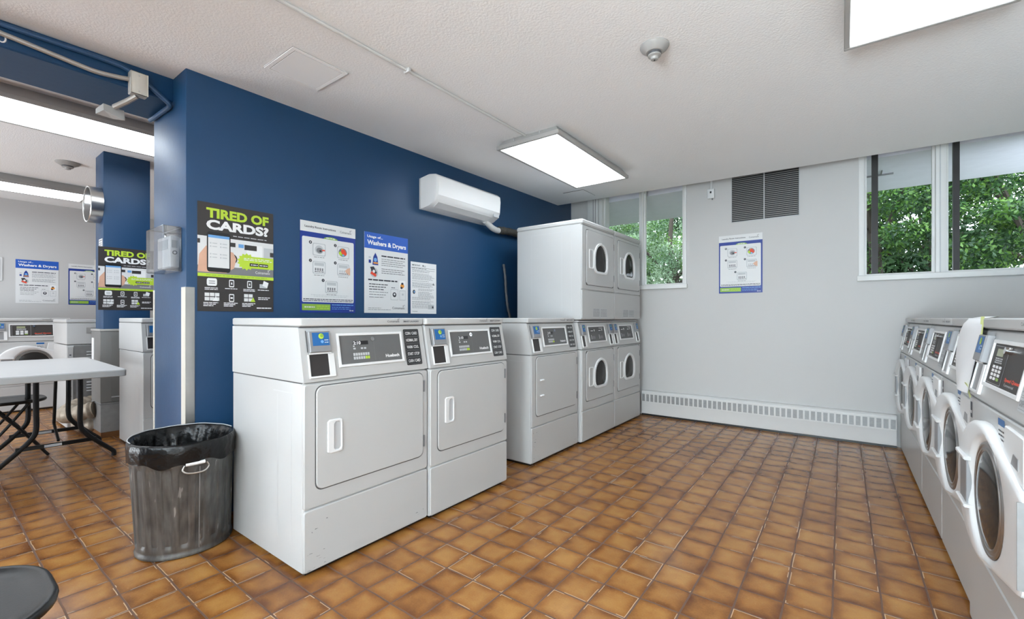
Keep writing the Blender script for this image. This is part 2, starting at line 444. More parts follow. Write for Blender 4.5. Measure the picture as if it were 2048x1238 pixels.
def thing(name, label, cat, loc=(0, 0, 0), rz=0.0, group=None):
    o = bpy.data.objects.new(name, None); col.objects.link(o); o.empty_display_size = 0.1
    o.location = loc; o.rotation_euler = (0, 0, rz); o['label'] = label; o['category'] = cat
    if group: o['group'] = group
    return o
def tag(o, label, cat, group=None, kind=None):
    o['label'] = label; o['category'] = cat
    if group: o['group'] = group
    if kind: o['kind'] = kind
    return o
def struct(o): o['kind'] = 'structure'; return o

def ceilz(x, y): return 2.384 + 0.0133 * (y - 0.84) - 0.0136 * (x + 2.72)
WX = -2.74      # face of the blue wall
WY = 4.93       # face of the far wall
LC = 2.60       # ceiling of the next room

# ------------------------------------------------------------------ room shell
b = MB(); b.add([(-8.7, -5.2, 0), (1.6, -5.2, 0), (1.6, 5.3, 0), (-8.7, 5.3, 0), (-8.7, -5.2, -.1), (1.6, -5.2, -.1), (1.6, 5.3, -.1), (-8.7, 5.3, -.1)],
    [(0, 1, 2, 3), (7, 6, 5, 4), (0, 4, 5, 1), (1, 5, 6, 2), (2, 6, 7, 3), (3, 7, 4, 0)], 'tile')
struct(b.build('floor'))

# main ceiling: slab whose far edge stops short of the window wall
ce = [(-3.0, -5.2), (1.6, -5.2), (1.6, 4.6), (-3.0, 4.6)]
b = MB(); b.add([(x, y, ceilz(x, y)) for x, y in ce] + [(x, y, 2.85) for x, y in ce],
    [(3, 2, 1, 0), (4, 5, 6, 7), (0, 1, 5, 4), (1, 2, 6, 5), (2, 3, 7, 6), (3, 0, 4, 7)], 'ceil')
struct(b.build('ceiling'))
b = MB(); b.box(-3.0, 1.6, 4.6, 5.25, 2.74, 2.85, 'smoothceil'); struct(b.build('ceiling_recess'))
b = MB(); b.box(-8.7, -3.27, -5.2, 5.3, LC, LC + .2, 'ceil'); struct(b.build('ceiling_left'))

# blue dividing wall with its thick end, and the beam over the opening
b = MB(); b.box(-3.26, WX, 0.842, WY, 0, 2.84, 'blue_wall', 0.004, 0.004); struct(b.build('wall_left'))
b = MB(); b.box(-3.30, -2.93, -5.2, 0.845, 2.262, 2.84, 'blue_wall', 0.006, 0.006); struct(b.build('trim_1'))
b = MB(); b.box(-3.26, WX, -5.2, -1.1, 0, 2.262, 'blue_wall'); struct(b.build('wall_left_near'))
# far wall with two window openings and a duct opening
def wall_with_holes(name, x0, x1, y0, y1, z0, z1, holes, m):
    b = MB(); xs = x0
    for hx0, hx1, hz0, hz1 in holes:
        b.box(xs, hx0, y0, y1, z0, z1, m)
        b.box(hx0, hx1, y0, y1, z0, hz0, m)
        if hz1 < z1: b.box(hx0, hx1, y0, y1, hz1, z1, m)
        xs = hx1
    b.box(xs, x1, y0, y1, z0, z1, m)
    return b.build(name)
struct(wall_with_holes('wall_far', WX, 1.6, WY, WY + .22, 0, 2.84, [(-2.36, -1.36, 1.45, 2.66), (0.12, 1.35, 1.45, 2.66)], 'grey_wall'))
b = MB(); b.box(1.42, 1.6, -5.2, WY, 0, 2.84, 'grey_wall'); struct(b.build('wall_right'))
b = MB(); b.box(-8.7, 1.6, -5.35, -5.2, 0, 2.84, 'grey_wall'); struct(b.build('wall_back'))
b = MB(); b.box(-8.7, -8.5, -5.2, 5.3, 0, 2.84, 'grey_wall'); struct(b.build('wall_next_room'))
b = MB(); b.box(-8.5, -3.26, 4.2, 4.4, 0, 2.84, 'grey_wall'); struct(b.build('wall_next_room_far'))

b = MB(); b.box(-2.74, -0.75, -1.9, -1.78, 0, 1.75, 'grey_wall', .004, .004); struct(b.build('wall_added_light_block'))  # unseen wall added behind the camera to keep fill light off the nearest dryer

# column in the next room
b = MB(); b.box(-5.66, -5.375, 1.02, 1.36, 0, LC, 'blue_wall', 0.004, 0.004); struct(b.build('column_blue'))

# corner guards of the wall end
def guard(label, x, y, sx, w1, w2):
    b = MB(); t = 0.003
    b.box(min(x + sx * t, x), max(x + sx * t, x), y - t, y + w1, 0.002, 1.247, 'steel')
    b.box(min(x, x - sx * w2), max(x, x - sx * w2), y - t, y, 0.002, 1.247, 'beige')
    return tag(b.build('corner_guard'), label, 'corner guard', 'steel corner guards on the wall end')
guard('stainless steel corner guard on the blue wall corner behind the trash can', WX, 0.842, 1, 0.038, 0.06)
guard('narrow pale corner guard on the far side of the blue wall end, beside the opening', -3.26, 0.842, -1, 0.04, 0.02)

# ------------------------------------------------------------------ windows
def window(name, x0, x1, mull, bars):
    t = bpy.data.objects.new(name, None); col.objects.link(t); t.location = (x0, WY, 1.45); struct(t)
    def pb(n, mb): o = mb.build(n, t); o.matrix_parent_inverse = Matrix.Translation(t.location).inverted(); return o
    b = MB()      # casing round the opening
    b.box(x0 - .02, x0 + .022, WY - .012, WY + .2, 1.45, 2.66, 'trimwhite', 0.003, 0.003)
    b.box(x1 - .022, x1 + .02, WY - .012, WY + .2, 1.45, 2.66, 'trimwhite', 0.003, 0.003)
    b.box(x0 + .022, x1 - .022, WY + .04, WY + .2, 2.60, 2.66, 'trimwhite')
    pb('window_frame', b)
    b = MB(); b.box(x0 - .03, x1 + .03, WY - .035, WY + .2, 1.405, 1.452, 'trimwhite', 0.004, 0.004); pb('window_sill', b)
    xs = [x0 + .022] + [m for pr in mull for m in pr] + [x1 - .022]
    for m0, m1 in mull:
        b = MB(); b.box(m0, m1, WY + .0, WY + .12, 1.452, 2.60, 'trimwhite', 0.004, 0.004)
        b.box(m0 + .022, m0 + .03, WY - .006, WY + .002, 1.452, 2.60, 'ltgrey'); pb('mullion', b)
    for a, c in zip(xs[::2], xs[1::2]):
        b = MB(); w = .016; y0, y1 = WY + .05, WY + .085
        b.box(a, c, y0, y1, 1.452, 1.452 + w, 'trimwhite'); b.box(a, c, y0, y1, 2.60 - w, 2.60, 'trimwhite')
        b.box(a, a + w, y0, y1, 1.452 + w, 2.60 - w, 'trimwhite'); b.box(c - w, c, y0, y1, 1.452 + w, 2.60 - w, 'trimwhite')
        o = pb('sash', b)
        b = MB(); b.box(a + w, c - w, WY + .064, WY + .068, 1.452 + w, 2.60 - w, 'glass'); g = b.build('pane', o)
        g.matrix_parent_inverse = Matrix.Translation(t.location).inverted()
    for bx0, bx1 in bars:
        b = MB(); b.box(bx0, bx1, WY + .19, WY + .23, 1.44, 2.68, 'darkbar'); pb('outer_bar', b)
    return t
window('window_1', -2.34, -1.36, [(-1.864, -1.823)], [(-2.431, -2.398), (-1.917, -1.872)])
window('window_2', 0.13, 1.36, [(0.603, 0.668)], [(0.207, 0.252), (0.731, 0.770)])
# boxed white casing left of the first window
b = MB(); b.box(-2.50, -2.362, WY - .03, WY - .001, 1.405, 2.739, 'trimwhite', 0.004, 0.004); b.box(-2.425, -2.42, WY - .034, WY - .03, 1.41, 2.735, 'midgrey')
b.box(-2.395, -2.39, WY - .034, WY - .03, 1.41, 2.735, 'midgrey')
struct(b.build('trim_2'))

# ------------------------------------------------------------------ outdoors
b = MB(); b.box(-8, 8, 5.16, 6.5, 2.52, 2.75, 'soffit'); o = b.build('roof_overhang'); struct(o)
b = MB(); b.box(-0.02, 0.40, 5.75, 5.765, 2.505, 2.52, 'midgrey'); b.box(0.3, .31, 5.6, 5.75, 2.51, 2.52, 'midgrey')
tag(b.build('soffit_pipe'), 'thin grey pipe under the outdoor overhang seen through the right window', 'pipe')
b = MB(); b.box(-14, 14, 5.16, 22, -0.05, 0.9, 'soil'); struct(b.build('ground_outside'))

def tree(name, label, cx, cy, base, h, rx, ry, n, mats, leaf, seed, clumps=26, zlo=0.3):
    rnd = random.Random(seed); rs = np.random.RandomState(seed)
    t = thing(name, label, 'tree', (cx, cy, base), 0, 'trees and shrubs outside the windows')
    C = []
    for i in range(clumps):
        a = rnd.uniform(0, 2 * PI); rr = math.sqrt(rnd.random())
        C.append((rx * rr * math.cos(a), ry * rr * math.sin(a), h * rnd.uniform(zlo, 1.0), rnd.uniform(.22, .5) * min(rx, h) * .6))
    C = np.array(C)
    k = rs.randint(0, clumps, n)
    d = rs.normal(size=(n, 3)); d /= np.linalg.norm(d, axis=1)[:, None]
    rad = C[k, 3] * (0.55 + 0.5 * rs.rand(n))
    P = C[k, :3] + d * rad[:, None] * np.array([1.15, 1.0, .72])
    P[:, 2] = np.maximum(P[:, 2], 0.05)
    # each leaf is a small folded diamond: 4 vertices
    u = rs.normal(size=(n, 3)); u /= np.linalg.norm(u, axis=1)[:, None]
    w = np.cross(u, d + rs.normal(size=(n, 3)) * .5); w /= np.maximum(np.linalg.norm(w, axis=1)[:, None], 1e-6)
    L = leaf * (0.6 + .8 * rs.rand(n))[:, None]
    nn = np.cross(u, w)
    V = np.stack([P - u * L, P + w * L * .42 + nn * L * .12, P + u * L, P - w * L * .42 + nn * L * .12], 1).reshape(-1, 3)
    me = bpy.data.meshes.new('foliage')
    me.vertices.add(4 * n); me.vertices.foreach_set('co', V.ravel())
    me.loops.add(4 * n); me.loops.foreach_set('vertex_index', np.arange(4 * n, dtype=np.int32))
    me.polygons.add(n); me.polygons.foreach_set('loop_start', np.arange(0, 4 * n, 4, dtype=np.int32))
    me.polygons.foreach_set('loop_total', np.full(n, 4, dtype=np.int32))
    for m in mats: me.materials.append(M[m])
    me.polygons.foreach_set('material_index', ((k * 7 + rs.randint(0, 2, n)) % len(mats)).astype(np.int32))
    me.update(calc_edges=True); me.validate()
    o = bpy.data.objects.new('foliage', me); col.objects.link(o); o.parent = t
    b = MB(); b.tube(smooth_path([(0, 0, -.3), (.05, 0, h * .3), (-.06, .04, h * .6), (0, 0, h * .9)]), [.09] * 6 + [.07] * 6 + [.04] * 7, 'trunk', 8)
    b.build('trunk', t)
    for i in range(min(9, clumps)):
        b = MB(); z = h * rnd.uniform(.15, .5); q = C[i]
        b.tube(smooth_path([(0, 0, z), (q[0] * .5, q[1] * .5, (z + q[2]) / 2 + .1), (q[0], q[1], q[2])]), [.035] * 5 + [.025] * 4 + [.012] * 4, 'trunk', 6)
        b.build('branch', t)
    return t
tree('maple_tree', 'leafy green tree close behind the left pane of the right window', 0.35, 8.6, .9, 3.4, 1.5, 1.1, 34000, ['leafa', 'leafb'], .030, 3, 54)
tree('maple_tree', 'dense green tree filling the right pane of the right window', 2.1, 8.9, .9, 3.6, 1.5, 1.1, 36000, ['leafb', 'leafa', 'leafb'], .030, 5, 54)
tree('shrub', 'fine-leaved shrub paled by painted glass haze behind the right pane of the left window', -2.5, 8.3, .9, 2.5, 1.2, .9, 26000, ['leafc', 'leafa', 'leafc'], .022, 8, 46)
tree('shrub', 'tree paled by painted glass haze behind the left pane of the left window', -4.4, 8.9, .9, 3.4, 1.5, 1.0, 24000, ['leafc', 'leafa'], .028, 11, 46)
tree('maple_tree', 'darker tree further back behind the right window', 1.4, 12.2, .9, 4.0, 3.0, 1.2, 26000, ['leafb'], .07, 13, 60)
tree('shrub', 'dark tree further back behind the left window', -4.6, 12.0, .9, 3.6, 2.8, 1.2, 24000, ['leafb', 'leafc'], .06, 17, 60)

# ------------------------------------------------------------------ ceiling fixtures
def troffer(label, cx, cy, z, lx, ly, ztop, group, lm='lamp', side=None):
    t = thing('ceiling_light', label, 'ceiling light', (cx, cy, z), 0, group)
    b = MB(); hx, hy = lx / 2, ly / 2; w = .022; sd = side or 'lockgrey'
    for a in (0,):
        b.box(-hx, hx, -hy, -hy + w, 0, .03, sd, .003, .003); b.box(-hx, hx, hy - w, hy, 0, .03, sd, .003, .003)
        b.box(-hx, -hx + w, -hy + w, hy - w, 0, .03, sd, .003, .003); b.box(hx - w, hx, -hy + w, hy - w, 0, .03, sd, .003, .003)
    b.build('frame', t)
    b = MB(); o = [(-hx + w, -hy + w), (hx - w, -hy + w), (hx - w, hy - w), (-hx + w, hy - w)]
    b.loft([[(x, y, .004) for x, y in o], [(x, y, .012) for x, y in o]], lm); b.build('diffuser', t)
    b = MB(); k = .045; h = ztop - z
    lo = [(-hx + .01, -hy + .01), (hx - .01, -hy + .01), (hx - .01, hy - .01), (-hx + .01, hy - .01)]
    hi = [(-hx + k, -hy + k), (hx - k, -hy + k), (hx - k, hy - k), (-hx + k, hy - k)]
    b.loft([[(x, y, .03) for x, y in lo], [(x, y, h) for x, y in hi]], sd)
    b.build('housing', t)
    for sy in (-1, 1):
        for dx in (-.12, .1):
            b = MB(); b.tube([(dx, sy * (hy - .022), .035), (dx + .004, sy * (hy - .02), .055), (dx - .004, sy * (hy - .025), h - .01)], .003, 'chrome', 6)
            b.build('clip', t)
    return t
G1 = 'fluorescent panel lights of the laundry room'
troffer('rectangular ceiling light panel hanging over the middle of the laundry floor', -1.793, 3.18, 2.325, .53, 1.22, ceilz(-1.8, 3.2) + .004, G1)
troffer('large ceiling light panel cut by the top right edge, over the washers', 0.272, 1.885, 2.278, .535, 1.21, ceilz(.27, 1.9) + .004, G1)
troffer('added unseen ceiling light panel nearer the back wall above the left side', -1.80, -0.9, 2.31, .53, 1.22, ceilz(-1.8, -.9) + .004, G1)  # extra fixture out of view, added to brighten the room
troffer('added unseen ceiling light panel nearer the back wall above the right side', 0.272, -1.4, 2.26, .535, 1.21, ceilz(.27, -1.4) + .004, G1)  # second extra fixture out of view, added for brightness
G2 = 'fluorescent lights of the next room'
troffer('long bright ceiling light nearest the opening in the next room', -4.58, 0.55, 2.50, .58, 2.44, LC, G2, 'lampleft')
troffer('long bright ceiling light further inside the next room, behind the wall clock', -7.24, 0.0, 2.50, .52, 2.44, LC, G2, 'lampleft')
troffer('added unseen ceiling light over the hidden end of the next room', -5.9, 3.0, 2.50, .58, 1.22, LC, G2, 'lampleft')  # extra fixture out of view, added to brighten the next room

# conduit, with its clip, on the ceiling
t = thing('conduit', 'thin white conduit running along the ceiling to the middle light panel', 'conduit', (-1.81, 0, 2.38))
b = MB(); b.tube([(-1.815, y, ceilz(-1.8, y) - .010) for y in (-.25, .6, 1.5, 2.2, 2.6)], .0085, 'wallside', 8); o = b.build('pipe', t); o.matrix_parent_inverse = Matrix.Translation(t.location).inverted()
b = MB(); b.box(-1.835, -1.795, 1.52, 1.536, ceilz(-1.8, 1.5) - .022, ceilz(-1.8, 1.5), 'wallside', .002, .002); o = b.build('strap', t); o.matrix_parent_inverse = Matrix.Translation(t.location).inverted()

# access hatches
def hatch(name, label, x0, x1, y0, y1, th, frame):
    z = min(ceilz(x0, y0), ceilz(x1, y0), ceilz(x0, y1), ceilz(x1, y1))
    t = thing(name, label, 'hatch', ((x0 + x1) / 2, (y0 + y1) / 2, z)); w, d = (x1 - x0) / 2, (y1 - y0) / 2
    if frame:
        b = MB(); b.ring(Frame((0, 0, 0), (1, 0, 0), (0, -1, 0)), [(-w, -d), (w, -d), (w, d), (-w, d)], [(-w + .022, -d + .022), (w - .022, -d + .022), (w - .022, d - .022), (-w + .022, d - .022)], -.004, .003, 'ceil', None); b.add([(-w - .002, -d - .002, -.0008), (w + .002, -d - .002, -.0008), (w + .002, d + .002, -.0008), (-w - .002, d + .002, -.0008)], [(0, 1, 2, 3)], 'midgrey'); b.build('frame', t)
        b = MB(); b.box(-w + .024, w - .024, -d + .024, d - .024, -.003, .006, 'smoothceil'); b.build('panel', t)
    else:
        b = MB(); b.box(-w, w, -d, d, -.002, .012, 'ceil'); b.build('panel', t)
        b = MB(); b.add([(-w, -d - .016, -.0015), (-w, -d, -.0015), (w, -d, -.0015), (w + .004, -d - .008, -.0015)], [(0, 1, 2, 3)], 'ink')
        b.add([(w, -d, -.0015), (w + .006, -d, -.0015), (w + .004, d, -.0015), (w, d, -.0015)], [(0, 1, 2, 3)], 'ink'); b.build('open_gap', t)
    return t
hatch('access_hatch', 'square access hatch with a thin frame in the textured ceiling near the blue wall corner', -2.40, -2.10, 1.075, 1.37, .01, True)
hatch('access_hatch', 'small loose ceiling plate beyond the middle light panel', -2.40, -2.165, 4.15, 4.42, .02, False)

def detector(label, x, y, z, r=.062):
    t = thing('smoke_detector', label, 'smoke detector', (x, y, z), 0, 'ceiling smoke detectors')
    b = MB(); b.lathe([(r * 1.05, 0.004), (r * 1.08, -.006), (r * .98, -.016), (r * .62, -.034), (r * .56, -.034)], (0, 0, 0), 'lockgrey'); b.build('base', t)
    b = MB(); b.lathe([(r * .50, -.028), (r * .50, -.045), (r * .34, -.049)], (0, 0, 0), 'dkgrey'); b.build('vent_ring', t)
    b = MB(); b.lathe([(r * .50, -.040), (r * .48, -.050), (r * .30, -.056), (r * .26, -.066), (r * .2, -.068), (r * .05, -.068)], (0, 0, 0), 'lockgrey'); b.build('sensor_head', t)
    b = MB(); b.lathe([(.004, -.0675), (.004, -.070)], (0, 0, 0), 'black', 10); b.build('indicator', t)
    return t
detector('round smoke detector on the ceiling of the laundry room, between the two light panels', -.715, 2.09, ceilz(-.72, 2.1))
detector('small round smoke detector on the ceiling of the next room', -6.06, .89, LC, .085)

# ------------------------------------------------------------------ far wall items
t = thing('vent_grille', 'dark double louvred vent grille high on the far wall between the windows', 'vent', (-.613, WY, 2.05))
b = MB(); W2, Hh = .285, .56
b.box(-W2, W2, -.004, -.001, 0, Hh, 'black'); b.build('backing', t)
b = MB()
b.box(-W2 - .006, -W2, -.014, -.001, 0, Hh, 'ltgrey'); b.box(W2, W2 + .006, -.014, -.001, 0, Hh, 'ltgrey'); b.box(-.004, .004, -.014, -.001, 0, Hh, 'ltgrey'); b.box(-W2, W2, -.012, -.001, -.006, 0.0, 'ltgrey'); b.build('frame', t)
for sx in (-1, 1):
    b = MB(); x0, x1 = (-W2, -.004) if sx < 0 else (.004, W2)
    for i in range(29):
        z = .012 + i * .0185
        b.add([(x0, -.014, z), (x1, -.014, z), (x1, -.004, z + .006), (x0, -.004, z + .006), (x0, -.0145, z), (x1, -.0145, z), (x1, -.0145, z + .0042), (x0, -.0145, z + .0042)],
              [(0, 1, 2, 3)], 'dkgrey')
        b.add([(x0, -.0145, z), (x1, -.0145, z), (x1, -.0145, z + .0042), (x0, -.0145, z + .0042)], [(0, 1, 2, 3)], 'lockgrey')
    b.build('louvres', t)

t = thing('wall_sensor', 'small white sensor box high on the far wall beside the left window', 'sensor', (-1.092, WY, 2.318))
b = MB(); b.box(-.034, .034, -.035, 0, 0, .10, 'plastic', .006, .006); b.build('case', t)
b = MB(); b.box(-.008, .008, -.037, -.035, .052, .072, 'black'); b.build('lens', t)
b = MB(); b.tube([(0, -.012, .10), (0, -.012, .42)], .010, 'plastic', 10); b.build('conduit', t)
b = MB(); b.tube([(.01, -.02, 0), (.014, -.02, -.012)], .006, 'midgrey', 8); b.build('knob', t)

# baseboard heater
t = thing('baseboard_heater', 'long white baseboard heater with a row of slots along the far wall', 'heater', (-.725, WY, 0))
HW = 1.085
b = MB(); prof = [(-.001, .275), (-.045, .272), (-.060, .258), (-.063, .245), (-.063, .152), (-.060, .145), (-.066, .055), (-.062, .022), (-.055, .020), (-.052, .030), (-.001, .030)]
b.loft([[(x, y, z) for y, z in prof] for x in (-HW, HW)], 'heater'); b.build('cover', t)
b = MB(); b.box(-HW, HW, -.0635, -.058, .158, .238, 'grille')
b.build('fins', t)
n = 47; step = 2 * HW / n; b = MB()
for i in range(n + 1):
    x = -HW + i * step
    b.box(max(x - .007, -HW), min(x + .007, HW), -.067, -.0636, .158, .238, 'heater')
b.box(-HW, HW, -.067, -.0636, .238, .252, 'heater'); b.box(-HW, HW, -.067, -.0636, .146, .158, 'heater')
b.build('front_grille', t)
b = MB(); b.box(-HW, HW, -.056, -.002, 0.001, .0195, 'black'); b.build('gap_shadow_strip', t)  # black strip stands in for the shadow under the heater

# ------------------------------------------------------------------ posters
def logo(b, fr, x, y, w, h, out, m):
    b.text(fr, 'Coinamatic', x, y, x + w, y + h, out, m)
    b.loft([[fr.p(a, c, out) for a, c in circle(x + w * .88, y + h * 1.35, h * .38, 12)], [fr.p(a, c, out) for a, c in circle(x + w * .88, y + h * 1.35, h * .24, 12)]], m, False, False)
    b.loft([[fr.p(a, c, out) for a, c in circle(x + w * .97, y + h * 1.75, h * .24, 10)], [fr.p(a, c, out) for a, c in circle(x + w * .97, y + h * 1.75, h * .12, 10)]], m, False, False)

def poster_cards(label, loc, rz, W=.39, H=.585):
    R = random.Random(4); b = MB(); fr = Frame((0, 0, 0), (W, 0, 0), (0, 0, H)); e = .0004
    b.box(0, W, -.002, 0, 0, H, 'charcoal')
    o = .0024
    b.rect(fr, 0, .345, 1, .69, o, 'palegrey')                       # photographed machines band
    b.poly(fr, [(0, .34), (1, .34), (1, .46), (.52, .42), (0, .42)], o + e, 'midgrey')
    b.rect(fr, .62, .50, .84, .655, o + e, 'white'); b.rect(fr, .86, .48, 1, .64, o + e, 'ltgrey')
    b.rect(fr, .36, .615, .47, .655, o + 2 * e, 'charcoal'); b.rect(fr, .59, .60, .76, .65, o + 2 * e, 'charcoal'); b.rect(fr, .51, .615, .58, .65, o + 2 * e, 'sky')
    b.rect(fr, .95, .555, 1, .60, o + 2 * e, 'charcoal'); b.rect(fr, 0, .62, .03, .66, o + 2 * e, 'charcoal')
    b.poly(fr, circle(.42, .50, .075, 20, .05), o + 2 * e, 'charcoal')
    b.poly(fr, [(0, .36), (.02, .52), (.10, .60), (.16, .60), (.36, .36)], o + 3 * e, 'skin')
    b.poly(fr, [(.38, .38), (.45, .41), (.48, .50), (.44, .56), (.38, .57)], o + 3 * e, 'skin')
    b.poly(fr, rrect(.11, .365, .405, .735, .03), o + 4 * e, 'black'); b.rect(fr, .125, .405, .39, .70, o + 5 * e, 'palegrey'); b.rect(fr, .125, .68, .39, .705, o + 6 * e, 'sky')
    for yy in (.63, .60, .53, .50):
        for xx in (.145, .27): b.poly(fr, circle(xx + .01, yy, .010, 8, .008), o + 6 * e, 'ltgrey'); b.rect(fr, xx + .03, yy - .004, xx + .09, yy + .004, o + 6 * e, 'ltgrey')
    st = []
    for i in range(28):
        r = 1.0 if i % 2 else .80
        st.append((.62 + .13 * r * math.cos(2 * PI * i / 28), .485 + .085 * r * math.sin(2 * PI * i / 28)))
    b.poly(fr, st, o + 3 * e, 'lime'); b.rect(fr, .62, .425, 1, .54, o + 3.5 * e, 'lime')
    b.lines(fr, .58, .95, .515, .006, o + 5 * e, 'white', R, .05); b.lines(fr, .58, .98, .50, .006, o + 5 * e, 'white', R, .05)
    b.rect(fr, .66, .445, .78, .475, o + 5 * e, 'black'); b.rect(fr, .79, .445, .92, .475, o + 5 * e, 'black')
    b.lines(fr, .675, .77, .455, .009, o + 6 * e, 'white', R, .03); b.lines(fr, .80, .91, .455, .009, o + 6 * e, 'white', R, .03)
    logo(b, fr, .74, .375, .21, .026, o + 5 * e, 'white')
    b.text(fr, 'TIRED OF', .105, .862, .93, .955, o + e, 'lime', .045); b.text(fr, 'CARDS?', .105, .755, .93, .848, o + e, 'white', .045)
    b.lines(fr, .44, .90, .715, .008, o + e, 'ltgrey', R, .06)
    b.rect(fr, 0, .318, 1, .348, o + 7 * e, 'lime'); b.lines(fr, .10, .9, .330, .007, o + 8 * e, 'green', R, .05)
    for i, (x, kind) in enumerate([(.17, 0), (.42, 1), (.66, 1), (.86, 2)]):
        if kind == 0:
            b.poly(fr, rrect(x - .06, .235, x + .065, .305, .02), o + e, 'white'); b.rect(fr, x - .035, .275, x + .04, .282, o + 2 * e, 'midgrey'); b.rect(fr, x - .035, .255, x + .04, .262, o + 2 * e, 'midgrey')
        elif kind == 1:
            b.poly(fr, rrect(x - .033, .23, x + .033, .30, .01), o + e, 'white'); b.rect(fr, x - .023, .24, x + .023, .29, o + 2 * e, 'charcoal'); b.rect(fr, x - .008, .255, x + .008, .275, o + 3 * e, 'white')
        else:
            b.poly(fr, [(x - .06, .235), (x + .05, .235), (x + .05, .275), (x - .06, .275)], o + e, 'ltgrey'); b.poly(fr, [(x - .02, .26), (x + .05, .24), (x + .07, .29), (x, .31)], o + 2 * e, 'white')
        for k in range(2 if i % 2 == 0 else 1): b.lines(fr, x - .085, x + .075, .212 - .014 * k, .007, o + e, 'white', R, .05, .12)
    for i, x in enumerate((.17, .42, .66)):
        if i == 1:
            b.poly(fr, rrect(x - .033, .09, x + .033, .165, .01), o + e, 'white'); b.rect(fr, x - .023, .10, x + .023, .155, o + 2 * e, 'charcoal'); b.rect(fr, x - .015, .12, x + .015, .135, o + 3 * e, 'white')
        else:
            for a in range(3 if i == 0 else 2):
                for c in range(2): b.rect(fr, x - .085 + a * .062 + (0.01 if i else 0), .098 + c * .04, x - .03 + a * .062 + (0.01 if i else 0), .130 + c * .04, o + e, 'palegrey')
            b.poly(fr, [(x + .01, .095), (x + .08, .095), (x + .05, .14)], o + 2 * e, 'lime' if i else 'white')
        for k in range(3): b.lines(fr, x - .10, x + .08 - .03 * k, .075 - .014 * k, .007, o + e, 'white', R, .05, .12)
    for k in range(2): b.lines(fr, .78, .95 - .03 * k, .135 - .016 * k, .008, o + e, 'white', R, .05, .12)
    b.lines(fr, .76, .97, .03, .011, o + e, 'white', R, .05, .1)
    ob = b.build('poster', recalc=False); ob.location = loc; ob.rotation_euler = (0, 0, rz)
    return tag(ob, label, 'poster', 'mobile payment posters')

